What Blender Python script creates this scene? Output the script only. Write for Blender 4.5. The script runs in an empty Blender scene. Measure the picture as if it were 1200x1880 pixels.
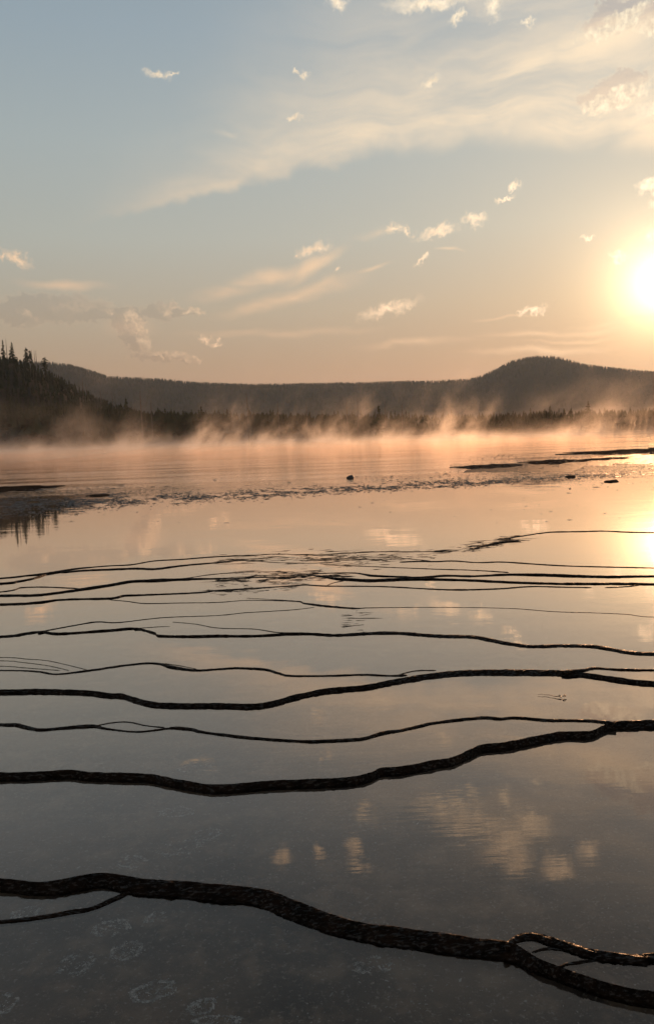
import bpy, math, random
import numpy as np
from mathutils import Vector, Matrix

random.seed(7)
rng = np.random.default_rng(7)
sc = bpy.context.scene
COL = sc.collection
rad = math.radians

# ------------------------------------------------------------------ camera
F_PX = 1500.0                      # focal length in photograph pixels (1200 x 1880)
PITCH = math.atan(155 / 1500)
ROLL = 0.036
CAM_Z = 2.0
FV = Vector((0, math.cos(PITCH), -math.sin(PITCH)))
U0 = Vector((0, math.sin(PITCH), math.cos(PITCH)))
R0 = Vector((1, 0, 0))
RV = R0 * math.cos(ROLL) - U0 * math.sin(ROLL)
UV = U0 * math.cos(ROLL) + R0 * math.sin(ROLL)
cam = bpy.data.cameras.new('camera')
cam_ob = bpy.data.objects.new('camera', cam)
COL.objects.link(cam_ob)
cam.sensor_fit = 'VERTICAL'
cam.sensor_height = 36.0
cam.lens = 36.0 * F_PX / 1880.0
cam.clip_start = 0.05
cam.clip_end = 20000
_m = Matrix((RV, UV, -FV)).transposed().to_4x4()
_m.translation = (0, 0, CAM_Z)
cam_ob.matrix_world = _m
sc.camera = cam_ob


def ray(px, py):
    return (FV + RV * ((px - 600) / F_PX) - UV * ((py - 940) / F_PX)).normalized()


def azel(px, py, mirror=False):
    d = ray(px, py)
    return math.degrees(math.atan2(d.x, d.y)), math.degrees(math.asin(-d.z if mirror else d.z))


def gp(px, py, z=0.0):
    """point of the level z seen at that place of the photograph"""
    d = ray(px, py)
    t = (z - CAM_Z) / d.z
    return np.array((d.x * t, d.y * t, z))


def yh(px):
    return 785 - 0.036 * (px - 600)


# ------------------------------------------------------------------ light and exposure
SUN_DIR = ray(1214, 520)
SUN_AZ = math.atan2(SUN_DIR.x, SUN_DIR.y)
SUN_EL = math.asin(SUN_DIR.z)
sun = bpy.data.lights.new('sun', 'SUN')
sun.energy = 4.2
sun.angle = rad(0.5)
sun.color = (1.0, 0.49, 0.225)
sun_ob = bpy.data.objects.new('sun', sun)
sun_ob.rotation_euler = Vector((-SUN_DIR.x, -SUN_DIR.y, -SUN_DIR.z)).to_track_quat('-Z', 'Y').to_euler()
sun_ob.location = (30, 60, 40)
COL.objects.link(sun_ob)
sc.view_settings.view_transform = 'Standard'
sc.view_settings.look = 'None'
sc.view_settings.exposure = 0.0
sc.view_settings.gamma = 1.0
sc.view_settings.use_curve_mapping = False
sc.render.engine = 'CYCLES'
cy = sc.cycles
cy.use_denoising = True
cy.use_adaptive_sampling = True
cy.adaptive_threshold = 0.03
cy.max_bounces = 8
cy.diffuse_bounces = 2
cy.glossy_bounces = 3
cy.transmission_bounces = 2
cy.volume_bounces = 0
cy.transparent_max_bounces = 8
cy.sample_clamp_indirect = 4.0
cy.sample_clamp_direct = 12.0
cy.volume_max_steps = 256


# ------------------------------------------------------------------ node helper
class NT:
    def __init__(self, tree):
        self.t = tree
        self.n = tree.nodes
        self.l = tree.links

    def node(self, kind, **kw):
        nd = self.n.new(kind)
        for k, v in kw.items():
            setattr(nd, k, v)
        return nd

    def put(self, sock, v):
        if v is None:
            return
        if hasattr(v, 'is_output') or isinstance(v, bpy.types.NodeSocket):
            self.l.new(v, sock)
        else:
            if hasattr(sock.default_value, '__len__') and not hasattr(v, '__len__'):
                v = (v,) * len(sock.default_value)
            elif hasattr(v, '__len__') and len(v) == 3 and len(sock.default_value) == 4:
                v = (*v, 1.0)
            sock.default_value = v

    def m(self, op, a, b=None, c=None, clamp=False):
        nd = self.node('ShaderNodeMath', operation=op, use_clamp=clamp)
        for i, v in enumerate((a, b, c)):
            if v is not None:
                self.put(nd.inputs[i], v)
        return nd.outputs[0]

    def vm(self, op, a, b=None, scale=None):
        nd = self.node('ShaderNodeVectorMath', operation=op)
        self.put(nd.inputs[0], a)
        if b is not None:
            self.put(nd.inputs[1], b)
        if scale is not None:
            self.put(nd.inputs['Scale'], scale)
        return nd.outputs['Value'] if op in ('LENGTH', 'DOT_PRODUCT', 'DISTANCE') else nd.outputs[0]

    def mapping(self, v, loc=(0, 0, 0), rot=(0, 0, 0), scale=(1, 1, 1), kind='POINT'):
        nd = self.node('ShaderNodeMapping', vector_type=kind)
        self.put(nd.inputs['Vector'], v)
        nd.inputs['Location'].default_value = loc
        nd.inputs['Rotation'].default_value = rot
        nd.inputs['Scale'].default_value = scale
        return nd.outputs[0]

    dims = '3D'

    def noise(self, v, scale=1.0, detail=3.0, rough=0.5, dist=0.0, color=False, lac=2.0):
        nd = self.node('ShaderNodeTexNoise', noise_dimensions=self.dims)
        self.put(nd.inputs['Vector'], v)
        nd.inputs['Scale'].default_value = scale
        nd.inputs['Detail'].default_value = detail
        nd.inputs['Roughness'].default_value = rough
        nd.inputs['Lacunarity'].default_value = lac
        nd.inputs['Distortion'].default_value = dist
        return nd.outputs['Color' if color else 'Fac']

    def sstep(self, v, a, b, lo=0.0, hi=1.0):
        nd = self.node('ShaderNodeMapRange', interpolation_type='SMOOTHSTEP')
        self.put(nd.inputs[0], v)
        for i, x in enumerate((a, b, lo, hi)):
            self.put(nd.inputs[i + 1], x)
        return nd.outputs[0]

    def lin(self, v, a, b, lo=0.0, hi=1.0, clamp=True):
        nd = self.node('ShaderNodeMapRange', clamp=clamp)
        self.put(nd.inputs[0], v)
        for i, x in enumerate((a, b, lo, hi)):
            self.put(nd.inputs[i + 1], x)
        return nd.outputs[0]

    def mix(self, f, a, b, blend='MIX'):
        nd = self.node('ShaderNodeMix', data_type='RGBA', blend_type=blend)
        nd.clamp_factor = True
        self.put(nd.inputs[0], f)
        self.put(nd.inputs[6], a)
        self.put(nd.inputs[7], b)
        return nd.outputs[2]

    def ramp(self, v, stops, interp='LINEAR'):
        nd = self.node('ShaderNodeValToRGB')
        cr = nd.color_ramp
        cr.interpolation = interp
        while len(cr.elements) < len(stops):
            cr.elements.new(0.5)
        for e, (p, c) in zip(cr.elements, stops):
            e.position = p
            e.color = (*c, 1.0)
        self.put(nd.inputs[0], v)
        return nd.outputs[0]


# ------------------------------------------------------------------ sky
def build_sky():
    w = bpy.data.worlds.new('World')
    sc.world = w
    w.use_nodes = True
    N = NT(w.node_tree)
    N.dims = '2D'
    bg = w.node_tree.nodes['Background']
    tc = N.node('ShaderNodeTexCoord').outputs['Generated']
    d = N.vm('NORMALIZE', tc)
    sep = N.node('ShaderNodeSeparateXYZ')
    N.put(sep.inputs[0], d)
    X, Y, Z = sep.outputs
    sky = N.node('ShaderNodeTexSky', sky_type='NISHITA')
    sky.sun_disc = False
    sky.sun_elevation = SUN_EL
    sky.sun_rotation = SUN_AZ
    sky.altitude = 2200
    sky.dust_density = 3.0
    sky.air_density = 1.0
    sky.ozone_density = 1.0
    g = N.node('ShaderNodeGamma')
    N.put(g.inputs[0], sky.outputs[0])
    g.inputs[1].default_value = SKY_GAMMA
    tint = N.ramp(N.m('MULTIPLY', Z, 1.5), SKY_RAMP)
    base = N.vm('MULTIPLY', g.outputs[0], tint)
    # aureole of the low sun
    cosang = N.vm('DOT_PRODUCT', d, tuple(SUN_DIR))
    ang = N.m('MULTIPLY', N.m('ARCCOSINE', N.m('MINIMUM', cosang, 0.9999999)), 57.29578)
    h1 = N.m('EXPONENT', N.m('DIVIDE', ang, -5.2))
    h2 = N.m('EXPONENT', N.m('DIVIDE', ang, -1.4))
    base = N.vm('ADD', base, N.vm('SCALE', (0.56, 0.30, 0.105), scale=h1))
    base = N.vm('ADD', base, N.vm('SCALE', (4.3, 3.4, 1.9), scale=h2))

    # azimuth / elevation in degrees
    az = N.m('MULTIPLY', N.m('ARCTAN2', X, Y), 57.29578)
    el = N.m('MULTIPLY', N.m('ARCSINE', Z), 57.29578)
    cmb = N.node('ShaderNodeCombineXYZ')
    N.put(cmb.inputs[0], az)
    N.put(cmb.inputs[1], el)
    V = cmb.outputs[0]
    near = N.m('EXPONENT', N.m('DIVIDE', ang, -11.0))      # how close to the sun
    # colour of a sunlit cloud: whiter high up, peach near the horizon, brighter near the sun
    lit = N.ramp(N.lin(el, 0, 40), [(0.0, (0.78, 0.47, 0.28)), (0.19, (0.82, 0.56, 0.36)), (0.41, (0.80, 0.62, 0.43)), (0.62, (0.80, 0.70, 0.53)), (0.72, (1.25, 1.0, 0.72)), (1.0, (1.25, 1.05, 0.78))])
    litn = N.vm('ADD', lit, N.vm('SCALE', (1.2, 1.05, 0.75), scale=near))

    turned = {}

    def ell(vec, ca, ce, a, b, deg):
        """elliptic distance from (ca, ce) with half axes a, b, turned to the nearest of a few angles"""
        q = min((-25, 0, 13, 27), key=lambda t: abs(t - deg))
        key = (vec.node.name, q)
        if key not in turned:
            if q == 0:
                turned[key] = vec
            else:
                nd = N.node('ShaderNodeVectorRotate', rotation_type='Z_AXIS')
                N.put(nd.inputs['Vector'], vec)
                nd.inputs['Angle'].default_value = -rad(q)
                turned[key] = nd.outputs[0]
        c_, s_ = math.cos(-rad(q)), math.sin(-rad(q))
        cx_, cy2 = ca * c_ - ce * s_, ca * s_ + ce * c_
        nd = N.node('ShaderNodeVectorMath', operation='MULTIPLY_ADD')
        N.put(nd.inputs[0], turned[key])
        nd.inputs[1].default_value = (1 / a, 1 / b, 0)
        nd.inputs[2].default_value = (-cx_ / a, -cy2 / b, 0)
        return N.vm('LENGTH', nd.outputs[0])

    # ---- cirrus veils: soft streaked bands
    wv = N.vm('ADD', V, N.vm('SCALE', N.vm('SUBTRACT', N.noise(V, 0.13, 2, 0.5, color=True), (0.5, 0.5, 0.5)), scale=2.6))
    wvs = N.vm('ADD', V, N.vm('SCALE', N.vm('SUBTRACT', N.noise(V, 0.22, 3, 0.55, color=True), (0.5, 0.5, 0.5)), scale=1.3))
    st_map = N.mapping(wv, rot=(0, 0, rad(-13)), scale=(0.10, 0.50, 1))
    streak = N.noise(st_map, 1.0, 5, 0.60, 0.15)
    veil = None
    # main veil: sharp lower rim rising to the right, fading upward
    rim = N.node('ShaderNodeFloatCurve')
    pts = [(-200, 520), (120, 430), (230, 402), (330, 380), (430, 352), (540, 326), (640, 304), (760, 291), (860, 274), (960, 268), (1060, 275), (1200, 290), (1500, 300)]
    ae = [azel(*p) for p in pts]
    A0, A1 = ae[0][0], ae[-1][0]
    cv = rim.mapping.curves[0]
    while len(cv.points) < len(ae):
        cv.points.new(0.5, 0.5)
    for p, (a, e) in zip(cv.points, ae):
        p.location = ((a - A0) / (A1 - A0), e / 40.0)
    rim.mapping.update()
    wob = N.m('MULTIPLY', N.m('SUBTRACT', N.noise(V, 0.35, 4, 0.55), 0.5), 1.6)
    N.put(rim.inputs['Value'], N.lin(az, A0, A1))
    u = N.m('ADD', N.m('SUBTRACT', el, N.m('MULTIPLY', rim.outputs[0], 40.0)), wob)
    sharp = N.lin(az, -4, 12, 0.7, 2.5)
    up = N.lin(az, -9, 15, 1.7, 9.0)
    v1 = N.m('MULTIPLY', N.sstep(N.m('DIVIDE', u, sharp), 0.0, 1.0), N.m('EXPONENT', N.m('MULTIPLY', N.m('DIVIDE', N.m('MAXIMUM', u, 0.0), up), -1.0)))
    v1 = N.m('MULTIPLY', v1, N.sstep(az, -17, -4, 0.0, 1.0))
    v1 = N.m('MULTIPLY', v1, N.sstep(streak, 0.15, 0.75, 0.40, 1.35))
    v1 = N.m('MULTIPLY', v1, N.sstep(az, 34, 22))
    veil = v1
    # other wisps: (cx, cy, half length, half height, angle, weight) in photograph pixels
    wisps = [(470, 515, 120, 17, 18, 1.0), (575, 487, 75, 17, 28, 0.9), (530, 545, 150, 19, 11, 0.9), (590, 524, 60, 14, 18, 0.7),
             (680, 494, 60, 7, 10, 0.55), (690, 425, 80, 16, 15, 0.45), (820, 461, 45, 6, 8, 0.45), (120, 525, 110, 17, 3, 0.6),
             (520, 612, 260, 14, 4, 0.55), (240, 600, 90, 40, -8, 0.35), (760, 632, 180, 13, 3, 0.6), (1000, 645, 190, 12, 6, 0.6),
             (1040, 610, 190, 9, 7, 0.75), (1130, 592, 110, 7, 8, 0.7), (1050, 625, 120, 6, 8, 0.6), (930, 585, 120, 6, 6, 0.4),
             (420, 240, 90, 26, 4, 0.45), (640, 190, 90, 60, 25, 0.35), (1120, 60, 190, 60, 15, 1.0), (960, 130, 200, 75, 16, 0.85),
             (1190, 240, 80, 50, 0, 0.8), (870, 215, 150, 45, 12, 0.8), (1060, 215, 150, 45, 0, 1.0)]
    wmin = None
    for cx, cy_, a, b, ang_, wt in wisps:
        ca, ce = azel(cx, cy_)
        k = 1 / 26.2
        r = ell(wvs, ca, ce, a * k, b * k, ang_ - 2)
        r = N.m('ADD', r, (1 - wt) * 0.85)
        wmin = r if wmin is None else N.m('MINIMUM', wmin, r)
    e = N.sstep(wmin, 1.25, 0.05)
    veil = N.m('MAXIMUM', veil, N.m('MULTIPLY', e, N.sstep(streak, 0.18, 0.68, 0.15, 1.15)))
    # the same kind of veil goes on over the rest of the sky
    rest = N.m('MULTIPLY', N.sstep(streak, 0.5, 0.85), N.m('MULTIPLY', N.m('GREATER_THAN', el, 0.0), N.sstep(N.m('ABSOLUTE', az), 24, 40)))
    veil = N.m('MAXIMUM', veil, N.m('MULTIPLY', rest, 0.6))
    vc = N.ramp(N.lin(el, 0, 30), [(0.0, (0.72, 0.40, 0.22)), (0.3, (0.72, 0.50, 0.33)), (0.6, (0.80, 0.66, 0.49)), (1.0, (0.80, 0.69, 0.53))])
    vcol = N.vm('ADD', vc, N.vm('SCALE', (0.9, 0.62, 0.33), scale=near))
    base = N.mix(N.m('MULTIPLY', veil, 0.90), base, vcol)

    # ---- cumulus puffs
    wn = N.vm('SUBTRACT', N.noise(V, 0.9, 4, 0.62, color=True), (0.5, 0.5, 0.5))
    wn2 = N.vm('SUBTRACT', N.noise(V, 3.2, 3, 0.6, color=True), (0.5, 0.5, 0.5))
    pv = N.vm('ADD', V, N.vm('ADD', N.vm('SCALE', wn, scale=1.4), N.vm('SCALE', wn2, scale=0.5)))
    sa, se = math.degrees(SUN_AZ), math.degrees(SUN_EL)

    def field(vec, items):
        acc = None
        for cx, cy_, a, b, ang_, mir in items:
            ca, ce = azel(cx, cy_, mir)
            k = 1 / 26.2
            r = ell(vec, ca, ce, a * k, b * k, -ang_ if mir else ang_)
            acc = r if acc is None else N.m('MINIMUM', acc, r)
        return N.m('SUBTRACT', 1.0, acc)

    small = [(288, 137, 24, 9, 0), (316, 133, 14, 4, 0), (545, 131, 7, 4, 0), (560, 134, 9, 6, -20), (537, 219, 16, 6, 0),
             (787, 152, 20, 8, 25), (790, 2, 80, 15, 0), (905, 15, 22, 16, 30), (965, 40, 12, 6, 15), (620, 2, 22, 12, 0), (840, 35, 12, 8, 30),
             (572, 458, 36, 14, 10), (543, 465, 5, 3, 0), (724, 421, 20, 10, 0), (750, 422, 13, 8, 0), (800, 425, 38, 11, 12), (871, 402, 25, 12, 0),
             (948, 344, 14, 8, 0), (925, 364, 18, 5, 0), (775, 478, 12, 5, 20), (712, 568, 60, 12, 8), (983, 567, 24, 7, 5), (965, 572, 22, 4, 15),
             (30, 473, 26, 12, -15), (4, 470, 10, 8, 0), (1134, 471, 15, 10, 0), (1188, 342, 20, 10, 10), (1205, 370, 16, 12, 0), (1206, 428, 20, 14, 0), (1078, 435, 12, 4, 20),
             (378, 622, 14, 7, 0), (400, 630, 14, 6, 0), (1230, 190, 60, 18, 10), (618, 492, 5, 3, 0)]
    items = [(x_, y_, a_ * 1.25, b_ * 1.2, g_, False) for x_, y_, a_, b_, g_ in small]
    refl = [(870, 1510, 110, 22, 8), (930, 1545, 80, 30, 30), (975, 1510, 55, 26, -10), (950, 1580, 40, 30, 30), (1025, 1590, 40, 26, 10), (1080, 1560, 34, 22, 30),
            (650, 1562, 20, 24, 20), (658, 1598, 34, 10, 0), (520, 1577, 26, 20, 0), (585, 1570, 16, 16, 0)]
    items += [(*s, True) for s in refl]
    f = field(pv, items)
    # scattered puffs over the rest of the sky, of the same sort
    cell = N.noise(N.mapping(pv, scale=(1, 1.6, 1)), 0.16, 1, 0.4)
    restp = N.m('MULTIPLY', N.sstep(cell, 0.66, 0.80), N.sstep(N.m('ABSOLUTE', N.m('SUBTRACT', az, 1.0)), 26, 34))
    f = N.m('MAXIMUM', f, restp)
    puff = N.sstep(f, 0.0, 1.05)
    tex = N.noise(V, 2.2, 5, 0.65)
    pc = N.vm('MULTIPLY', litn, N.vm('ADD', (0.62, 0.60, 0.60), N.vm('SCALE', (0.9, 0.86, 0.8), scale=tex)))
    base = N.mix(N.m('MULTIPLY', puff, 0.92), base, pc)

    # ---- larger clouds: grey shaded bodies with bright rims
    big = [(100, 566, 115, 28, 0), (190, 578, 60, 16, 0), (45, 575, 70, 24, 0), (300, 572, 44, 17, 0), (345, 574, 34, 11, 0), (235, 585, 34, 26, 0), (250, 622, 34, 26, -25), (295, 654, 60, 11, -5), (352, 660, 24, 6, 0),
           (1130, 168, 66, 30, 18), (1090, 185, 34, 22, 0), (1150, 25, 90, 26, 14), (1240, 20, 80, 36, 0)]
    bigm = [(1150, 1462, 66, 18, -8)]
    wv2 = N.vm('ADD', V, N.vm('ADD', N.vm('SCALE', wn, scale=1.1), N.vm('SCALE', wn2, scale=0.6)))
    bi = [(*s, False) for s in big] + [(*s, True) for s in bigm]
    fb = field(wv2, bi)
    tosun = N.vm('NORMALIZE', N.vm('SUBTRACT', (sa, se + 3.0, 0.0), V))
    fb2 = field(N.vm('ADD', wv2, N.vm('SCALE', tosun, scale=0.55)), bi)
    rimlit = N.sstep(N.m('SUBTRACT', fb, fb2), -0.05, 0.42)
    dens = N.sstep(N.m('ADD', fb, N.m('MULTIPLY', N.m('SUBTRACT', tex, 0.5), 0.5)), 0.0, 0.30)
    core = N.sstep(N.m('ADD', fb, N.m('MULTIPLY', N.m('SUBTRACT', tex, 0.5), 0.7)), 0.0, 0.25)
    shade = N.vm('ADD', N.vm('MULTIPLY', base, (0.80, 0.77, 0.80)), N.vm('SCALE', (0.35, 0.22, 0.10), scale=N.m('MULTIPLY', near, N.sstep(el, 6, 16))))
    edge = N.vm('MULTIPLY', litn, N.vm('ADD', (0.45, 0.45, 0.45), N.vm('SCALE', (0.9, 0.88, 0.85), scale=tex)))
    coltop = N.m('SUBTRACT', core, N.m('MULTIPLY', rimlit, N.sstep(tex, 0.3, 0.62, 0.35, 0.95)), clamp=True)
    bc = N.mix(coltop, edge, shade)
    base = N.mix(N.m('MULTIPLY', dens, N.sstep(az, -8, 6, 0.5, 0.78)), base, bc)

    out = N.vm('SCALE', base, scale=10.0)
    N.put(bg.inputs[0], out)
    bg.inputs[1].default_value = 0.1
    w.cycles.sampling_method = 'MANUAL'
    w.cycles.sample_map_resolution = 512


SKY_GAMMA = 0.22
SKY_RAMP = [(0.0, (.29, .145, .085)), (.045, (.29, .158, .098)), (.12, (.305, .205, .136)), (.21, (.335, .268, .195)),
            (.33, (.345, .330, .278)), (.48, (.322, .340, .318)), (.63, (.275, .315, .328)), (.825, (.228, .275, .298))]
build_sky()


# ------------------------------------------------------------------ numpy noise
_P = rng.permutation(512)
_P = np.concatenate([_P, _P])
_G = rng.random(512) * 2 - 1


def vnoise(x, y, seed=0):
    """smooth value noise in [-1, 1]"""
    x = np.asarray(x, float) + seed * 17.31
    y = np.asarray(y, float) + seed * 5.77
    xi, yi = np.floor(x).astype(int), np.floor(y).astype(int)
    fx, fy = x - xi, y - yi
    fx, fy = fx * fx * (3 - 2 * fx), fy * fy * (3 - 2 * fy)

    def h(a, b):
        return _G[_P[(_P[a & 511] + b) & 511]]
    a = h(xi, yi) * (1 - fx) + h(xi + 1, yi) * fx
    b = h(xi, yi + 1) * (1 - fx) + h(xi + 1, yi + 1) * fx
    return a * (1 - fy) + b * fy


def fbm(x, y, oct=4, seed=0, gain=0.5):
    r, a, s = 0.0, 1.0, 0.0
    for i in range(oct):
        r = r + a * vnoise(x * 2 ** i, y * 2 ** i, seed + i * 3)
        s += a
        a *= gain
    return r / s


# ------------------------------------------------------------------ object helpers
def tag(o, label=None, cat=None, group=None, kind=None):
    for k, v in (('label', label), ('category', cat), ('group', group), ('kind', kind)):
        if v:
            o[k] = v
    return o


def mesh_from(name, verts, faces, mat=None, smooth=False):
    me = bpy.data.meshes.new(name)
    verts = np.asarray(verts, np.float64)
    me.from_pydata(verts.tolist(), [], faces if isinstance(faces, list) else np.asarray(faces).tolist())
    if smooth:
        me.polygons.foreach_set('use_smooth', np.ones(len(me.polygons), bool))
    if mat:
        me.materials.append(mat)
    me.update()
    return me


def add(name, me, parent=None, loc=None):
    o = bpy.data.objects.new(name, me)
    COL.objects.link(o)
    if parent:
        o.parent = parent
    if loc is not None:
        o.location = loc
    return o


def empty(name, loc):
    return add(name, None, loc=loc)


def grid_faces(nu, nv, wrap=False):
    i, j = np.meshgrid(np.arange(nu if wrap else nu - 1), np.arange(nv - 1), indexing='ij')
    i2 = (i + 1) % nu
    return np.stack([i * nv + j, i2 * nv + j, i2 * nv + j + 1, i * nv + j + 1], -1).reshape(-1, 4)


# ------------------------------------------------------------------ materials
def mat_new(name):
    m = bpy.data.materials.new(name)
    m.use_nodes = True
    N = NT(m.node_tree)
    b = m.node_tree.nodes['Principled BSDF']
    out = m.node_tree.nodes['Material Output']
    return m, N, b, out


def simple_mat(name, c1, c2, scale, rough, spec=0.3, bump=0.0, bscale=None, detail=4):
    m, N, b, out = mat_new(name)
    pos = N.node('ShaderNodeNewGeometry').outputs['Position']
    n = N.noise(pos, scale, detail, 0.6)
    N.put(b.inputs['Base Color'], N.mix(N.sstep(n, 0.3, 0.7), c1, c2))
    b.inputs['Roughness'].default_value = rough
    b.inputs['Specular IOR Level'].default_value = spec
    if bump:
        bn = N.node('ShaderNodeBump')
        bn.inputs['Strength'].default_value = 1.0
        bn.inputs['Distance'].default_value = bump
        N.put(bn.inputs['Height'], N.noise(pos, bscale or scale * 3, 4, 0.6))
        N.put(b.inputs['Normal'], bn.outputs[0])
    return m


def rim_material():
    m, N, b, out = mat_new('wet_microbial_mat')
    pos = N.node('ShaderNodeNewGeometry').outputs['Position']
    n = N.noise(pos, 14, 5, 0.65)
    N.put(b.inputs['Base Color'], N.mix(N.sstep(n, 0.35, 0.7), (0.004, 0.0024, 0.0016), (0.015, 0.008, 0.0048)))
    fib = N.noise(N.mapping(pos, rot=(0, 0, 0.45), scale=(28, 130, 90)), 1.0, 3, 0.6)
    N.put(b.inputs['Roughness'], N.lin(fib, 0.35, 0.65, 0.8, 0.32))
    N.put(b.inputs['Specular IOR Level'], N.sstep(fib, 0.50, 0.66, 0.03, 0.42))
    bn = N.node('ShaderNodeBump')
    bn.inputs['Distance'].default_value = 0.008
    N.put(bn.inputs['Height'], fib)
    N.put(b.inputs['Normal'], bn.outputs[0])
    return m


def ground_material():
    m, N, b, out = mat_new('spring_bed_and_shore')
    pos = N.node('ShaderNodeNewGeometry').outputs['Position']
    sp = N.node('ShaderNodeSeparateXYZ')
    N.put(sp.inputs[0], pos)
    n1 = N.noise(pos, 0.9, 5, 0.6)
    n2 = N.noise(pos, 6.0, 5, 0.65)
    n3 = N.noise(pos, 55, 4, 0.7)
    c = N.mix(N.sstep(n1, 0.3, 0.7), (0.035, 0.028, 0.024), (0.125, 0.090, 0.066))
    c = N.mix(N.m('MULTIPLY', N.sstep(n2, 0.45, 0.7), 0.6), c, (0.22, 0.155, 0.108))
    c = N.mix(N.m('MULTIPLY', N.sstep(n3, 0.55, 0.72), 0.6), c, (0.34, 0.30, 0.26))
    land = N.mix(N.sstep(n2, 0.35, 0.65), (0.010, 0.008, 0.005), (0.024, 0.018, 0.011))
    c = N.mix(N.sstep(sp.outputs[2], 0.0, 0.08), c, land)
    N.put(b.inputs['Base Color'], c)
    b.inputs['Roughness'].default_value = 0.9
    b.inputs['Specular IOR Level'].default_value = 0.1
    bn = N.node('ShaderNodeBump')
    bn.inputs['Distance'].default_value = 0.01
    N.put(bn.inputs['Height'], N.noise(pos, 20, 5, 0.65))
    N.put(b.inputs['Normal'], bn.outputs[0])
    return m


WATER_N = 3.5      # sky mirroring put in by a fitted curve, steeper than real water: WATER_K * facing ** WATER_N
WATER_K = 1.6


def water_material():
    m, N, b, out = mat_new('hot_spring_water')
    m.node_tree.nodes.remove(b)
    pos = N.node('ShaderNodeNewGeometry').outputs['Position']
    sp = N.node('ShaderNodeSeparateXYZ')
    N.put(sp.inputs[0], pos)
    yy = N.m('ADD', sp.outputs[1], N.m('MULTIPLY', N.m('SUBTRACT', N.noise(pos, 0.15, 3, 0.5), 0.5), 8.0))
    lake = N.sstep(yy, 24.0, 33.0)
    # wind ripples of the open pool
    big = N.noise(N.mapping(pos, rot=(0, 0, 0.25), scale=(1.3, 3.2, 1)), 1.0, 4, 0.55)
    # faint trembling of the shallow terraces, in patches
    tiny = N.noise(N.mapping(pos, rot=(0, 0, -0.12), scale=(4.5, 28.0, 1)), 1.0, 2, 0.5)
    slow = N.noise(N.mapping(pos, scale=(0.9, 1.6, 1)), 1.0, 2, 0.5)
    patch = N.sstep(N.noise(pos, 0.35, 3, 0.5), 0.42, 0.66, 0.15, 1.0)
    gust = N.sstep(N.noise(N.mapping(pos, rot=(0, 0, 0.06), scale=(0.07, 0.55, 1)), 1.0, 4, 0.6), 0.40, 0.62, 0.5, 1.5)
    b1 = N.node('ShaderNodeBump')
    N.put(b1.inputs['Strength'], 1.0)
    N.put(b1.inputs['Distance'], N.m('MULTIPLY', N.m('MULTIPLY', lake, gust), 0.022))
    N.put(b1.inputs['Height'], big)
    b2 = N.node('ShaderNodeBump')
    N.put(b2.inputs['Strength'], 1.0)
    N.put(b2.inputs['Distance'], N.m('MULTIPLY', patch, 0.00036))
    N.put(b2.inputs['Height'], tiny)
    N.put(b2.inputs['Normal'], b1.outputs[0])
    b3 = N.node('ShaderNodeBump')
    N.put(b3.inputs['Distance'], 0.0022)
    N.put(b3.inputs['Height'], slow)
    N.put(b3.inputs['Normal'], b2.outputs[0])
    fr = N.node('ShaderNodeLayerWeight')
    fr.inputs['Blend'].default_value = 0.5
    N.put(fr.inputs['Normal'], b3.outputs[0])
    refl = N.m('MINIMUM', N.m('MULTIPLY', N.m('POWER', fr.outputs['Facing'], WATER_N), WATER_K), 0.97)
    gl = N.node('ShaderNodeBsdfGlossy')
    gl.inputs['Roughness'].default_value = 0.02
    gl.inputs['Color'].default_value = (1.0, 0.85, 0.755, 1)
    N.put(gl.inputs['Normal'], b3.outputs[0])
    tr = N.node('ShaderNodeBsdfTransparent')
    tr.inputs['Color'].default_value = (0.80, 0.77, 0.74, 1)
    mx = N.node('ShaderNodeMixShader')
    N.put(mx.inputs[0], refl)
    N.l.new(tr.outputs[0], mx.inputs[1])
    N.l.new(gl.outputs[0], mx.inputs[2])
    N.l.new(mx.outputs[0], out.inputs['Surface'])
    return m


M_RIM = rim_material()
M_GROUND = ground_material()
M_WATER = water_material()
M_MUD = simple_mat('wet_dark_mud', (0.018, 0.012, 0.009), (0.045, 0.031, 0.022), 9, 0.9, 0.0, 0.01, 30)
M_SHELF = simple_mat('wet_grey_brown_shelf', (0.030, 0.022, 0.018), (0.065, 0.048, 0.038), 2.5, 0.6, 0.04, 0.006, 14)
M_CRUST = simple_mat('dark_crust', (0.015, 0.011, 0.009), (0.045, 0.033, 0.025), 6, 0.42, 0.3)
M_PALE = simple_mat('pale_mineral', (0.15, 0.14, 0.13), (0.42, 0.40, 0.38), 60, 0.8, 0.2)
M_FLECK = simple_mat('dull_mineral', (0.10, 0.09, 0.08), (0.34, 0.32, 0.30), 8, 0.85, 0.1)
M_ROCK = simple_mat('dark_wet_rock', (0.015, 0.011, 0.010), (0.040, 0.030, 0.026), 12, 0.5, 0.35, 0.01, 40)
M_TWIG = simple_mat('wet_bark', (0.05, 0.030, 0.018), (0.10, 0.065, 0.040), 40, 0.55, 0.35)
M_LEAF = simple_mat('wet_brown_leaf', (0.09, 0.050, 0.020), (0.16, 0.10, 0.045), 60, 0.35, 0.5)
M_NEEDLE = simple_mat('conifer_needles', (0.012, 0.018, 0.008), (0.038, 0.044, 0.018), 1.3, 0.9, 0.1)
M_BARK = simple_mat('conifer_bark', (0.030, 0.020, 0.014), (0.07, 0.048, 0.034), 3, 0.9, 0.1)
M_DEAD = simple_mat('weathered_dead_wood', (0.05, 0.042, 0.035), (0.10, 0.085, 0.07), 3, 0.9, 0.1)
M_FAR = simple_mat('far_forest_needles', (0.013, 0.018, 0.009), (0.034, 0.038, 0.018), 0.05, 0.95, 0.05)
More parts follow.
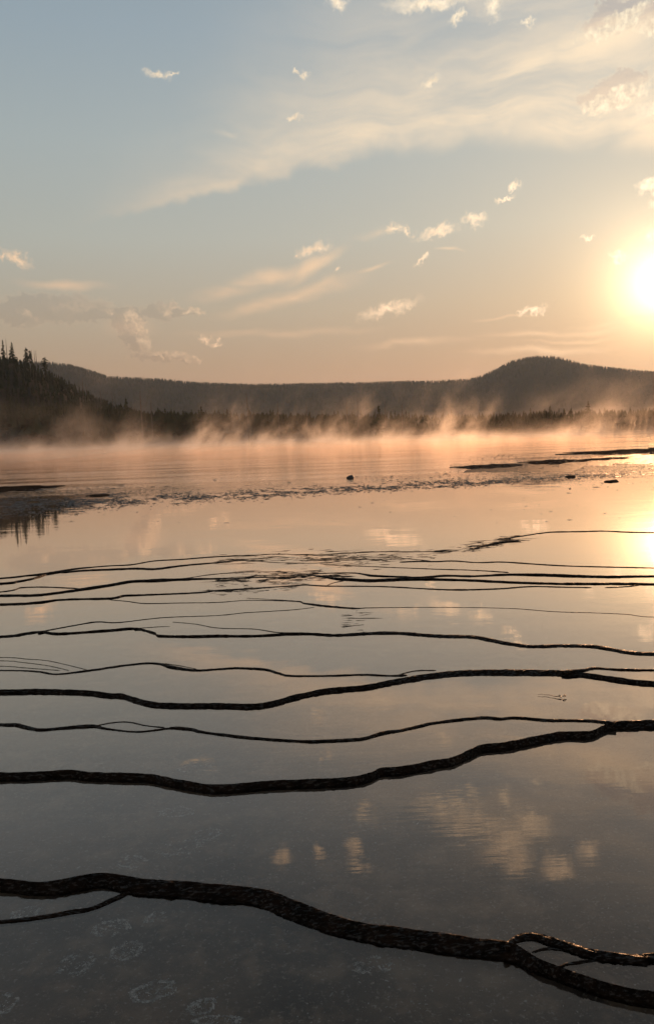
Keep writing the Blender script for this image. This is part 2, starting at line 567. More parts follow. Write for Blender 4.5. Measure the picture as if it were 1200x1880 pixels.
M_HILL = simple_mat('forest_floor', (0.008, 0.008, 0.005), (0.022, 0.018, 0.011), 0.02, 0.95, 0.05, detail=6)

# ------------------------------------------------------------------ ground, water
RIMS = [
    # label, main path [(px, py, thickness)], branches
    ('thickest dark terrace rim nearest the viewer, forked towards the photo right',
     [(0, 1623, 22), (67, 1630, 22), (117, 1626, 26), (173, 1616, 25), (200, 1616, 26), (250, 1627, 30), (333, 1633, 32), (400, 1640, 33), (467, 1644, 32), (500, 1654, 38), (533, 1668, 36), (600, 1693, 37), (667, 1710, 33), (733, 1721, 36), (800, 1730, 36), (867, 1739, 35), (933, 1747, 34), (983, 1771, 25), (1017, 1784, 22), (1083, 1808, 22), (1133, 1822, 20), (1200, 1834, 20)],
     [[(925, 1738, 18), (950, 1723, 16), (983, 1720, 17), (1033, 1735, 22), (1083, 1752, 22), (1133, 1760, 22), (1183, 1763, 22), (1200, 1759, 22)],
      [(1022, 1778, 6), (1034, 1772, 6), (1060, 1767, 7), (1093, 1763, 5)],
      [(975, 1748, 5), (1000, 1742, 6), (1033, 1745, 4)],
      [(0, 1693, 9), (63, 1686, 10), (117, 1677, 11), (167, 1668, 10), (200, 1655, 10), (240, 1638, 9)]]),
    ('broad dark terrace rim, second from the viewer, sagging in the middle',
     [(0, 1425, 16), (67, 1423, 15), (127, 1420, 14), (167, 1424, 15), (267, 1427, 16), (300, 1433, 17), (350, 1442, 17), (400, 1447, 17), (500, 1440, 17), (600, 1436, 15), (650, 1432, 15), (683, 1424, 15), (700, 1416, 15), (733, 1414, 15), (800, 1402, 17), (833, 1396, 15), (867, 1381, 17), (887, 1373, 16), (933, 1368, 14), (1000, 1355, 16), (1033, 1349, 14), (1083, 1348, 14), (1107, 1338, 14), (1125, 1332, 17), (1150, 1331, 19), (1200, 1330, 20)],
     [[(0, 1331, 8), (33, 1332, 9), (60, 1338, 9), (80, 1340, 8), (133, 1336, 8), (173, 1334, 8), (200, 1339, 5), (250, 1344, 5), (300, 1339, 5), (320, 1337, 7), (350, 1339, 7), (367, 1343, 7), (400, 1348, 7), (450, 1354, 8), (500, 1358, 8), (567, 1362, 8), (633, 1359, 8), (667, 1356, 8), (700, 1347, 9), (733, 1342, 8), (767, 1334, 8), (800, 1327, 7), (883, 1318, 8), (917, 1320, 7), (950, 1318, 8), (1000, 1322, 8), (1067, 1323, 8), (1107, 1326, 9), (1130, 1329, 10)],
      [(172, 1334, 3), (207, 1327, 3), (237, 1326, 3), (267, 1332, 3), (303, 1336, 3)]]),
    ('long dark terrace rim crossing the frame, split in two at the photo right',
     [(0, 1270, 9), (67, 1269, 10), (150, 1271, 10), (200, 1276, 9), (223, 1277, 9), (250, 1286, 11), (283, 1293, 10), (333, 1295, 10), (400, 1295, 10), (467, 1296, 10), (510, 1289, 11), (540, 1280, 10), (600, 1268, 10), (667, 1262, 10), (690, 1258, 10), (733, 1250, 11), (800, 1240, 13), (867, 1235, 14), (967, 1235, 15), (1033, 1236, 13), (1083, 1240, 9), (1133, 1247, 8), (1200, 1254, 8)],
     [[(1030, 1234, 9), (1067, 1231, 8), (1093, 1227, 6), (1133, 1230, 6), (1200, 1231, 6)],
      [(0, 1231, 3), (67, 1233, 4), (103, 1238, 4), (150, 1233, 5), (187, 1228, 5), (227, 1222, 5), (267, 1218, 5), (293, 1219, 6), (317, 1225, 8), (360, 1231, 6), (400, 1229, 5), (433, 1227, 5), (483, 1229, 6), (510, 1236, 6), (533, 1241, 5), (600, 1241, 5), (667, 1239, 5), (717, 1241, 5), (747, 1240, 6)],
      [(725, 1241, 3), (760, 1232, 3), (800, 1231, 3)],
      [(0, 1207, 1.6), (50, 1210, 1.6), (87, 1213, 1.6), (133, 1223, 1.6), (160, 1230, 1.8)],
      [(0, 1213, 1.5), (40, 1216, 1.5), (87, 1222, 1.6), (127, 1231, 1.8)],
      [(0, 1223, 1.6), (43, 1226, 1.6), (110, 1231, 1.8)],
      [(296, 1218, 2), (322, 1221, 2), (360, 1228, 2)]]),
    ('dark terrace rim thin on the photo left and thick on the right',
     [(0, 1169, 5), (50, 1163, 5), (77, 1160, 4), (110, 1163, 3), (200, 1157, 3), (247, 1154, 4), (283, 1162, 3), (293, 1167, 3), (350, 1168, 3), (400, 1167, 3), (467, 1167, 3), (550, 1163, 4), (617, 1166, 5), (683, 1163, 7), (733, 1163, 8), (800, 1168, 9), (867, 1170, 9), (900, 1176, 9), (933, 1182, 8), (973, 1187, 8), (1033, 1186, 8), (1083, 1187, 8), (1117, 1192, 8), (1150, 1198, 9), (1200, 1201, 9)],
     [[(70, 1161, 3), (117, 1152, 3), (177, 1142, 3), (217, 1143, 2.5), (300, 1134, 2), (400, 1130, 2), (450, 1125, 2), (533, 1120, 1.8), (577, 1115, 1.5)],
      [(317, 1142, 1.6), (360, 1146, 1.8), (400, 1153, 2), (467, 1155, 2), (507, 1161, 2.5), (550, 1162, 2.5)],
      [(247, 1154, 2), (290, 1151, 1.6), (312, 1150, 1.2)]]),
    ('fine hairline rim crossing below the long double rims',
     [(200, 1101, 2), (233, 1104, 2), (267, 1108, 2.4), (333, 1107, 2), (400, 1106, 2), (460, 1102, 2), (543, 1104, 3), (560, 1108, 4), (600, 1113, 5), (650, 1117, 4), (680, 1116, 2), (800, 1115, 1.7), (933, 1117, 1.6), (1017, 1123, 1.6), (1083, 1125, 1.6), (1150, 1128, 1.6), (1200, 1133, 1.6)],
     [[(452, 1098, 1.2), (490, 1100, 1.2), (540, 1103, 1.4)]]),
    ('thin dark rim lowest of the stack of rims on the photo left',
     [(0, 1110, 6), (67, 1107, 6), (117, 1101, 5), (200, 1099, 5), (227, 1094, 5), (247, 1093, 5), (300, 1091, 4), (367, 1088, 4), (400, 1084, 3), (467, 1080, 3), (533, 1076, 3), (560, 1074, 3), (600, 1076, 3), (700, 1077, 3), (800, 1082, 3.5), (850, 1083, 4), (917, 1081, 3.5), (973, 1077, 3), (1033, 1078, 3), (1085, 1079, 3)],
     [[(1110, 1079, 3), (1150, 1077, 3), (1175, 1074, 3)],
      [(600, 1075, 2), (612, 1070, 2), (632, 1066, 3)],
      [(400, 1086, 1.5), (440, 1085, 1.5), (500, 1078, 1.6), (540, 1076, 1.6)]]),
    ('dark rim swelling from the photo left then fraying towards the middle',
     [(0, 1094, 6), (67, 1093, 6), (133, 1085, 6), (167, 1080, 7), (200, 1075, 7), (240, 1068, 7), (283, 1066, 8), (333, 1064, 7), (367, 1063, 5), (400, 1062, 3), (450, 1061, 2.2), (500, 1060, 2.4), (550, 1060, 2)],
     [[(0, 1087, 3), (40, 1079, 3), (83, 1078, 3), (133, 1080, 3), (150, 1082, 3)],
      [(340, 1062, 2), (380, 1056, 2), (420, 1052, 1.8), (470, 1050, 1.6), (540, 1050, 1.4)],
      [(395, 1066, 2), (430, 1064, 2), (470, 1057, 2), (520, 1056, 2), (585, 1054, 1.8)]]),
    ('twin dark rims close together towards the photo right',
     [(560, 1055, 3), (587, 1058, 4), (617, 1063, 6), (650, 1065, 7), (683, 1066, 8), (733, 1064, 8), (800, 1064, 6), (867, 1066, 6), (933, 1069, 6), (1033, 1072, 6), (1133, 1072, 7), (1200, 1073, 6)],
     [[(573, 1053, 2), (647, 1052, 3), (683, 1057, 5), (733, 1059, 5), (767, 1061, 6), (817, 1057, 5), (867, 1058, 5), (933, 1055, 6), (1000, 1056, 7), (1100, 1059, 7), (1200, 1058, 6)],
      [(587, 1035, 1.6), (633, 1038, 2), (700, 1041, 2), (800, 1045, 2.5), (867, 1047, 2.5), (933, 1051, 3)]]),
    ('thin straight rim above the twin rims towards the photo right',
     [(733, 1032, 3), (767, 1031, 3), (800, 1031, 3), (833, 1030, 3), (877, 1033, 3), (923, 1032, 3), (1000, 1037, 3), (1067, 1040, 3), (1200, 1043, 3)],
     [[(660, 1022, 1.3), (720, 1024, 1.5), (760, 1027, 1.6), (790, 1030, 2)]]),
    ('uppermost double rim sloping up from the photo left edge',
     [(0, 1062, 4), (50, 1057, 4), (83, 1054, 7), (110, 1050, 7), (143, 1044, 4), (200, 1039, 3), (240, 1037, 3), (283, 1030, 3), (333, 1027, 3), (400, 1022, 3), (460, 1020, 2), (510, 1017, 1.6), (570, 1019, 1.6), (633, 1016, 2), (700, 1013, 2), (770, 1013, 2), (840, 1011, 2)],
     [[(0, 1072, 6), (33, 1068, 6), (63, 1062, 5), (85, 1055, 5)],
      [(113, 1052, 4), (150, 1048, 5), (200, 1046, 5), (250, 1044, 5), (283, 1045, 5), (317, 1041, 5), (350, 1037, 4), (400, 1033, 3), (450, 1029, 2), (510, 1033, 1.6), (570, 1034, 1.5), (625, 1031, 1.5)]]),
    ('farthest thin rim running into the sun glare at the photo right',
     [(985, 980, 3), (1013, 977, 3), (1067, 976, 3.2), (1107, 975, 3), (1150, 977, 3), (1200, 978, 3)],
     [[(860, 1009, 3), (885, 1003, 4), (905, 998, 5), (930, 995, 5), (955, 993, 4)],
      [(905, 992, 2), (940, 987, 2.5), (990, 979, 2.5)]]),
]

# water stands a little lower in front of each of the four long rims
STEP = [0.040, 0.035, 0.022, 0.012]                  # fall over RIMS[0..3]
LEVEL = [-0.109, -0.069, -0.034, -0.012, 0.0]        # pool in front of RIMS[0], between 0 and 1, ...


def level_at(x, y, shift=0.0):
    """water level of the pool that holds the ground point (x, y)"""
    x, y = np.asarray(x, float), np.asarray(y, float)
    out = np.full(np.shape(x), LEVEL[0])
    for i in range(4):
        z = (LEVEL[i] + LEVEL[i + 1]) / 2 - CAM_Z
        dep = FV.y * y + FV.z * z
        ok = dep > 0.3
        dd = np.where(ok, dep, 1.0)
        px = 600 + F_PX * (RV.x * x + RV.y * y + RV.z * z) / dd
        py = np.where(ok, 940 - F_PX * (UV.x * x + UV.y * y + UV.z * z) / dd, 9e4)
        m = RIMS[i][1]
        ry = np.interp(px, [p[0] for p in m], [p[1] for p in m])
        out = np.where(py < ry - shift, LEVEL[i + 1], out)
    return out


SHORE_PX = [(-900, 845), (-400, 838), (0, 828), (150, 822), (300, 815), (600, 808), (900, 800), (1200, 794), (1600, 786), (2200, 780)]
_sa, _sr = [], []
for x, y in SHORE_PX:
    p = gp(x, y)
    _sa.append(math.atan2(p[0], p[1]))
    _sr.append(math.hypot(p[0], p[1]))


def shore_r(az):
    a = np.abs(az)
    r = np.interp(az, _sa, _sr)
    return r + 1.6 * vnoise(az * 22, 0.0 * az, 3) + 0.8 * vnoise(az * 60, 0.0 * az, 4)


def ground_z(x, y):
    x, y = np.asarray(x, float), np.asarray(y, float)
    r, az = np.hypot(x, y), np.arctan2(x, y)
    d = r - shore_r(az)
    bed = -0.048 + level_at(x, y, 7.0) + 0.010 * fbm(x * 0.8, y * 0.8, 3, 11)
    deep = np.clip((y - 36) / 12, 0, 1) * np.clip(-d / 6, 0, 1)
    bed = bed - 0.55 * deep
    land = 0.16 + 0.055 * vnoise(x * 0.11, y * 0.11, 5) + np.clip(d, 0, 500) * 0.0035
    k = np.clip((d + 1.5) / 3.0, 0, 1)
    k = k * k * (3 - 2 * k)
    return bed * (1 - k) + land * k


def build_ground():
    nr = 190
    rr = np.concatenate([[0.3], np.geomspace(1.2, 9000, nr)])
    # finer rings where the far shore runs
    extra = np.arange(70, 175, 1.2)
    rr = np.unique(np.concatenate([rr, extra, np.geomspace(2.2, 12, 170)]))
    aa = np.concatenate([np.linspace(-math.pi, -0.62, 70, endpoint=False), np.linspace(-0.62, 0.62, 240, endpoint=False), np.linspace(0.62, math.pi, 70, endpoint=False)])
    A, R = np.meshgrid(aa, rr, indexing='ij')
    X, Y = R * np.sin(A), R * np.cos(A)
    Zg = ground_z(X, Y)
    v = np.stack([X, Y, Zg], -1).reshape(-1, 3)
    f = grid_faces(len(aa), len(rr), wrap=True)
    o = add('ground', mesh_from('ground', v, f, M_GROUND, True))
    tag(o, kind='structure', label='shallow brown mineral bed rising to the far shore')


def build_water(crests):
    """one flat sheet per pool, each ending under the crest of the rim in front of it"""
    V, F = [], []

    def sheet(pts, z):
        b0 = len(V)
        V.extend((p[0], p[1], z) for p in pts)
        F.append(tuple(range(b0, len(V))))
    front = [(-90, -60), (90, -60)]
    sheet(front + [tuple(p) for p in crests[0][::-1]], LEVEL[0])
    for i in range(3):
        sheet([tuple(p) for p in crests[i]] + [tuple(p) for p in crests[i + 1][::-1]], LEVEL[i + 1])
    arc = [(430 * math.sin(a), 430 * math.cos(a)) for a in np.linspace(1.35, -1.35, 60)]
    sheet([tuple(p) for p in crests[3]] + arc, LEVEL[4])
    me = bpy.data.meshes.new('water')
    me.from_pydata(V, [], F)
    me.materials.append(M_WATER)
    o = add('water', me)
    tag(o, kind='structure', label='still shallow spring water mirroring the sunset sky')


build_ground()

# ------------------------------------------------------------------ hills
# skyline of each hill in the photograph, with the distance of its crest
HILLS = [
    ('near forested slope', 330, 150, [(-700, 500), (-300, 590), (-100, 640), (0, 664), (30, 668), (60, 677), (90, 692), (130, 713), (180, 740), (230, 762), (290, 778), (360, 788), (450, 793)]),
    ('dark wooded ridge', 1400, 560, [(-900, 590), (-300, 640), (60, 667), (100, 670), (130, 674), (160, 682), (200, 695), (240, 697), (300, 700), (360, 706), (440, 709), (520, 709), (620, 707), (720, 705), (800, 703), (850, 700), (890, 706), (930, 735), (970, 768)]),
    ('far flat plateau', 2100, 800, [(-900, 712), (200, 706), (360, 706), (500, 708), (600, 706), (700, 705), (800, 703), (850, 699), (900, 700), (1100, 698), (1500, 695), (2200, 690)]),
    ('round hill', 1500, 520, [(780, 766), (820, 735), (845, 712), (862, 700), (885, 693), (915, 678), (940, 666), (965, 660), (990, 657), (1015, 658), (1040, 663), (1070, 672), (1110, 678), (1150, 682), (1200, 686), (1350, 694), (1600, 690), (2200, 700)]),
]
HILLFN = []


def build_hill(i, what, D, width, prof):
    az, hh = [], []
    for x, y in prof:
        d = ray(x, y)
        az.append(math.atan2(d.x, d.y))
        hh.append(CAM_Z + D * d.z / math.hypot(d.x, d.y))
    az, hh = np.array(az), np.array(hh)
    base = 2.0

    def z_at(a, r):
        top = np.interp(a, az, hh)
        u = np.clip((r - D) / width, -1.0, 1.0)
        s = np.where(u < 0, (1 + u), (1 - u))
        s = np.clip(s, 0, 1)
        s = s * s * (3 - 2 * s) * 0.55 + s * 0.45
        relief = 0.10 * (top - base) * fbm(a * 18 + r / D * 3, r / D * 7 + a * 3, 4, 20 + i) * np.clip((1 - s) * 4, 0, 1) * s * 2
        return base - 6 * (s <= 0.001) + (top - base) * s + relief
    aa = np.linspace(az[0], az[-1], 260)
    rr = np.linspace(D - width, D + width, 61)
    A, R = np.meshgrid(aa, rr, indexing='ij')
    Zh = z_at(A, R)
    Zh[0, :] = np.minimum(Zh[0, :], base - 6)
    Zh[-1, :] = np.minimum(Zh[-1, :], base - 6)
    Zh[:, 0] = base - 8
    Zh[:, -1] = base - 8
    v = np.stack([R * np.sin(A), R * np.cos(A), Zh], -1).reshape(-1, 3)
    o = add('hill', mesh_from('hill', v, grid_faces(len(aa), len(rr)), M_HILL, True))
    tag(o, kind='structure', label=what + ' under the evening sky')
    HILLFN.append((z_at, az[0], az[-1], D, width, hh))


for i, (what, D, width, prof) in enumerate(HILLS):
    build_hill(i, what, D, width, prof)


# ------------------------------------------------------------------ trees
def tube(path, radii, n=5):
    path = np.asarray(path, float)
    v, f = [], []
    for k, (p, r) in enumerate(zip(path, radii)):
        for j in range(n):
            a = 2 * math.pi * j / n
            v.append((p[0] + r * math.cos(a), p[1] + r * math.sin(a), p[2]))
    for k in range(len(path) - 1):
        for j in range(n):
            f.append((k * n + j, k * n + (j + 1) % n, (k + 1) * n + (j + 1) % n, (k + 1) * n + j))
    f.append(tuple(range(len(v) - n, len(v))))
    return v, f


def conifer_meshes(seed, slender, bare, rounded=False, tiers=24):
    """unit-height conifer: trunk and crown meshes"""
    r_ = random.Random(seed)
    lean = (r_.uniform(-.02, .02), r_.uniform(-.02, .02))
    tv, tf = tube([(lean[0] * t, lean[1] * t, t) for t in (-0.03, 0.3, 0.65, 0.98)], [0.016, 0.013, 0.008, 0.002], 6)
    v, f = [], []
    for k in range(tiers):
        t = bare + (1 - bare) * (k + r_.random() * 0.6) / tiers
        u = (t - bare) / (1 - bare)
        if rounded:
            env = math.sin(math.pi * min(1, u * 0.9 + 0.08)) ** 0.7
        else:
            env = (1 - u) ** 0.75 * min(1, 0.45 + u * 3)
        for q in range(r_.randint(4, 7)):
            if r_.random() < 0.12:
                continue
            L = slender * env * r_.uniform(0.45, 1.15) + 0.008
            a = r_.uniform(0, 2 * math.pi)
            dz = -L * r_.uniform(0.05, 0.55) * (1 - u * 0.8)
            ca, sa = math.cos(a), math.sin(a)
            wd = L * r_.uniform(0.25, 0.45)
            ox, oy = lean[0] * t, lean[1] * t
            th = r_.uniform(0.010, 0.022)
            b0 = len(v)
            for (s, w_, zz) in ((0.0, 0.0, th), (0.45, wd, dz * 0.3 - th), (1.0, 0.0, dz + r_.uniform(-.01, .012)), (0.5, -wd, dz * 0.35 - th * 0.6), (0.5, 0.0, dz * 0.2 + th), (0.75, wd * 0.5, dz * 0.9 - th * 1.4)):
                v.append((ox + ca * L * s - sa * w_, oy + sa * L * s + ca * w_, t + zz))
            f += [(b0, b0 + 1, b0 + 4), (b0 + 1, b0 + 2, b0 + 4), (b0 + 2, b0 + 3, b0 + 4), (b0 + 3, b0, b0 + 4), (b0 + 1, b0 + 5, b0 + 2)]
    # leader
    b0 = len(v)
    for z0, w_ in ((0.9, 0.018), (0.955, 0.010)):
        v += [(w_, 0, z0), (-w_ * 0.5, w_ * 0.8, z0), (-w_ * 0.5, -w_ * 0.8, z0), (lean[0], lean[1], z0 + 0.075)]
        f += [(b0, b0 + 1, b0 + 3), (b0 + 1, b0 + 2, b0 + 3), (b0 + 2, b0, b0 + 3)]
        b0 = len(v)
    return mesh_from('trunk', tv, tf, M_BARK, True), mesh_from('crown', v, f, M_NEEDLE)


PROTO = [conifer_meshes(s, sl, ba) for s, sl, ba in ((1, .17, .10), (2, .14, .16), (3, .20, .08), (4, .12, .22), (5, .16, .14), (6, .23, .06), (7, .15, .28))]
PROTO_ROUND = [conifer_meshes(s, .16, .30, True, 20) for s in (11, 12)]


def snag_meshes(seed):
    r_ = random.Random(seed)
    tv, tf = tube([(r_.uniform(-.012, .012) * t, r_.uniform(-.012, .012) * t, t) for t in (-0.03, 0.35, 0.7, 1.0)], [0.017, 0.014, 0.010, 0.004], 6)
    bv, bf = [], []
    for k in range(r_.randint(6, 11)):
        t = r_.uniform(0.35, 0.93)
        a = r_.uniform(0, 6.28)
        L = r_.uniform(0.02, 0.07)
        b0 = len(bv)
        ca, sa = math.cos(a), math.sin(a)
        w = 0.004
        bv += [(-sa * w, ca * w, t), (sa * w, -ca * w, t), (0, 0, t + 2 * w), (ca * L, sa * L, t + L * r_.uniform(-.3, .5))]
        bf += [(b0, b0 + 1, b0 + 3), (b0 + 1, b0 + 2, b0 + 3), (b0 + 2, b0, b0 + 3)]
    return mesh_from('trunk', tv, tf, M_DEAD, True), mesh_from('branch', bv, bf, M_DEAD)


SNAGS = [snag_meshes(s) for s in range(4)]


def plant_tree(meshes, x, y, z, h, label, group, name='conifer_tree', cat='tree', second='crown', rz=None, wide=1.0):
    e = empty(name, (x, y, z))
    e.rotation_euler = (0, 0, random.uniform(0, 6.28) if rz is None else rz)
    e.scale = (h * wide, h * wide, h)
    tag(e, label, cat, group)
    a = bpy.data.objects.new('trunk', meshes[0])
    b = bpy.data.objects.new(second, meshes[1])
    for o in (a, b):
        COL.objects.link(o)
        o.parent = e
    return e


def at_pixel(px, py_top, D):
    """ground point in the direction of px at distance D, and the height needed to reach py_top"""
    d = ray(px, py_top)
    hd = math.hypot(d.x, d.y)
    return d.x / hd * D, d.y / hd * D, CAM_Z + D * d.z / hd


def terrain_z(x, y):
    r, a = math.hypot(x, y), math.atan2(x, y)
    z = float(ground_z(x, y))
    for fn, a0, a1, D, W, hh in HILLFN:
        if a0 <= a <= a1 and abs(r - D) < W:
            z = max(z, float(fn(np.array(a), np.array(r))))
    return z


# the treeline along the far shore: top edge and distance by place in the photograph
TL_X = [-80, 60, 200, 300, 400, 500, 600, 700, 800, 900, 1000, 1100, 1200, 1300, 1700, 2200]
TL_Y = [735, 742, 745, 751, 754, 754, 757, 756, 757, 756, 750, 749, 747, 746, 735, 722]
TL_D = [float(shore_r(math.atan2(ray(x, 800).x, ray(x, 800).y))) + 6 for x in TL_X]
ROWS = ('front', 'middle', 'back')
ZONES = [(110, 'below the crest snags'), (230, 'under the slope flank'), (345, 'beside the slope foot'), (453, 'left of the tallest snag'), (562, 'right of the tallest snag'),
         (656, 'around the stout snag'), (760, 'at the centre conifer'), (870, 'before the round hill'), (980, 'under the left flank of the round hill'),
         (1079, 'under the round summit'), (1150, 'below the sun'), (9999, 'at the photo right edge')]
n_ = 0
for row in range(3):
    x = -60.0
    while x < 1265:
        x += random.uniform(7.5, 20) * (1.0 + 0.15 * row)
        D = float(np.interp(x, TL_X, TL_D)) + row * 6 + random.uniform(-2, 3)
        yt = float(np.interp(x, TL_X, TL_Y)) + random.triangular(-7, 13, 3) + (2 - row) * 2.0
        gx, gy, zt = at_pixel(x, yt, D)
        z0 = terrain_z(gx, gy) - 0.1
        h = max(1.8, zt - z0)
        zone = next(t for lim, t in ZONES if x < lim)
        plant_tree(random.choice(PROTO), gx, gy, z0, h, f'{ROWS[row]} row conifer of the misty treeline, {zone}', f'{ROWS[row]} row conifers {zone}', wide=random.uniform(0.9, 1.35))
        n_ += 1
print('treeline trees', n_)

# trees that stand out
SPECIAL = [  # px, top y, distance, prototype, label, width
    (4, 624, 322, PROTO[1], 'slim conifer at the photo left edge on the slope crest', 1.0),
    (21, 628, 324, PROTO[2], 'tallest bushy conifer on the crest of the near slope', 1.25),
    (48, 638, 326, PROTO_ROUND[0], 'round topped pine on the slope crest beside bare snags', 1.1),
    (55, 643, 328, PROTO_ROUND[1], 'smaller round topped pine leaning close to its taller neighbour on crest', 0.8),
    (82, 656, 326, PROTO_ROUND[1], 'small lone round topped pine below the crest snags', 1.6),
    (230, 731, 150, PROTO[4], 'pointed conifer standing above the mist at the foot of slope', 1.0),
    (1079, 737, 112, PROTO[2], 'pointed conifer rising above the treeline below the round hill', 1.3),
    (370, 745, 132, PROTO[5], 'broad conifer poking above the shore treeline beside the slope', 1.1),
    (693, 744, 122, PROTO[0], 'tall conifer rising above the misty treeline at centre', 1.2),
]
for px, yt, D, pm, lb, wd in SPECIAL:
    gx, gy, zt = at_pixel(px, yt, D)
    z0 = terrain_z(gx, gy) - 0.2
    plant_tree(pm, gx, gy, z0, max(3, zt - z0), lb, None, wide=wd)

SN = [  # px, top y, distance, label
    (11, 622, 318, 'bare snag between two conifers on the slope crest'),
    (58, 642, 325, 'leftmost of three thin bare snags on the slope crest'),
    (63, 643, 327, 'middle of three thin bare snags on the slope crest'),
    (66, 643, 325, 'rightmost of three thin bare snags on the slope crest'),
    (151, 690, 300, 'bare snag high on the flank of the near slope'),
    (158, 703, 290, 'bare snag beside a taller snag on the slope flank'),
    (184, 711, 270, 'lone bare snag halfway down the slope flank'),
    (206, 719, 250, 'taller of two bare snags low on the slope'),
    (211, 723, 250, 'shorter of two bare snags low on the slope'),
    (257, 717, 152, 'tall bare snag beside the pointed conifer at slope foot'),
    (277, 735, 150, 'short bare snag at the foot of the slope'),
    (453, 721, 135, 'tallest bare snag standing above the shore treeline'),
    (510, 736, 132, 'bare snag above the treeline right of the tallest one'),
    (562, 739, 130, 'bare snag above the treeline near the photo middle'),
    (636, 738, 128, 'dark stout bare snag above the treeline'),
    (656, 735, 128, 'thin tall bare snag beside the dark stout snag'),
    (706, 738, 126, 'bare snag rising beside the tall centre conifer'),
    (737, 740, 125, 'last bare snag above the treeline before the hill'),
]
for i, (px, yt, D, lb) in enumerate(SN):
    gx, gy, zt = at_pixel(px, yt, D)
    z0 = terrain_z(gx, gy) - 0.2
    plant_tree(SNAGS[i % 4], gx, gy, z0, max(3, zt - z0), lb, None, name='dead_tree', cat='dead tree', second='branch', wide=0.9 if i != 14 else 1.5)

# individual trees of the near slope
fn, a0, a1, D0, W0, _h = HILLFN[0]
k = 0
while k < 85:
    px = random.uniform(-60, 300)
    d = ray(px, 700)
    a = math.atan2(d.x, d.y)
    r = random.uniform(D0 - 125, D0 - 4)
    z0 = float(fn(np.array(a), np.array(r)))
    if z0 < 2.5:
        continue
    h = random.uniform(2.0, 4.0)
    band = ('high up at the left edge' if px < 60 else 'near the crest') if r > D0 - 45 else ('halfway down the left part' if px < 100 else 'halfway down the flank') if r > D0 - 90 else ('low on the left part' if px < 100 else 'low on the flank')
    plant_tree(random.choice(PROTO), r * math.sin(a), r * math.cos(a), z0 - 0.2, h,
               f'dark conifer {band} of the near forested slope', f'conifers {band} of the near slope', wide=random.uniform(0.9, 1.3))
    k += 1


# forests too far or dense to count
def forest(name, pts, hs, seed, label, sides=5, wide=0.19):
    r_ = np.random.default_rng(seed)
    n = len(pts)
    ang = np.arange(sides) / sides * 2 * math.pi
    lv = [(0.08, 0.9), (0.34, 0.55), (0.36, 0.78), (0.66, 0.30), (0.68, 0.5)]
    V = []
    for (z, r) in lv:
        jit = r_.uniform(0.65, 1.3, (n, sides))
        a = ang[None, :] + r_.uniform(0, 6.28, (n, 1))
        V.append(np.stack([np.cos(a) * r * jit * wide, np.sin(a) * r * jit * wide, np.full((n, sides), z) + r_.uniform(-.05, .05, (n, sides))], -1))
    V = np.concatenate(V, 1)
    top = np.zeros((n, 1, 3))
    top[:, 0, 2] = 1.0
    top[:, 0, :2] = r_.uniform(-.02, .02, (n, 2))
    V = np.concatenate([V, top], 1)
    V = V * hs[:, None, None] + pts[:, None, :]
    m = V.shape[1]
    f = []
    for a_, b_ in ((0, 1), (2, 3)):
        for j in range(sides):
            j2 = (j + 1) % sides
            f.append((a_ * sides + j, a_ * sides + j2, b_ * sides + j2))
            f.append((a_ * sides + j, b_ * sides + j2, b_ * sides + j))
    for j in range(sides):
        f.append((4 * sides + j, 4 * sides + (j + 1) % sides, m - 1))
    f = np.array(f)
    FF = (f[None] + (np.arange(n) * m)[:, None, None]).reshape(-1, 3)
    o = add(name, mesh_from(name, V.reshape(-1, 3), FF, M_FAR))
    tag(o, label, 'forest', kind='stuff')


def scatter_hill(i, n, rmin, rmax, hmin, hmax, px0, px1, seed):
    fn, a0, a1, D, W, _ = HILLFN[i]
    r_ = np.random.default_rng(seed)
    b0 = math.atan2(ray(px0, 700).x, ray(px0, 700).y)
    b1 = math.atan2(ray(px1, 700).x, ray(px1, 700).y)
    a = r_.uniform(max(a0, b0), min(a1, b1), n)
    r = D - W * (rmin + (rmax - rmin) * r_.random(n) ** 1.4)
    z = fn(a, r)
    h = r_.uniform(hmin, hmax, n)
    keep = z > 3
    P = np.stack([r * np.sin(a), r * np.cos(a), z - 0.3], -1)
    return P[keep], h[keep]


P, h = scatter_hill(0, 3600, -0.25, 0.9, 1.8, 3.6, -500, 330, 31)
forest('forest', P, h, 41, 'dark conifer forest covering the near slope')
P, h = scatter_hill(1, 12000, -0.12, 0.75, 3.5, 6.5, -250, 990, 32)
forest('forest', P, h, 42, 'dark forest covering the wooded ridge behind the slope')
P, h = scatter_hill(2, 2000, -0.06, 0.55, 4, 8, -200, 1300, 33)
forest('forest', P, h, 43, 'far forest along the flat plateau')
P, h = scatter_hill(3, 9000, -0.12, 0.8, 3.5, 6.5, 780, 1500, 34)
forest('forest', P, h, 44, 'forest covering the round hill below the sun')
# undergrowth and depth of the treeline
r_ = np.random.default_rng(35)
xs = r_.uniform(-250, 2050, 4800)
Ds = np.interp(xs, TL_X, TL_D) + r_.uniform(-3.0, 45, len(xs))
pts, hs_ = [], []
for x, D in zip(xs, Ds):
    gx, gy, zt = at_pixel(x, float(np.interp(x, TL_X, TL_Y)) + r_.uniform(2, 22), D)
    z0 = terrain_z(gx, gy) - 0.1
    pts.append((gx, gy, z0))
    hs_.append(max(1.0, zt - z0))
forest('forest', np.array(pts), np.array(hs_), 45, 'dense young conifers filling the far shore treeline', wide=0.24)


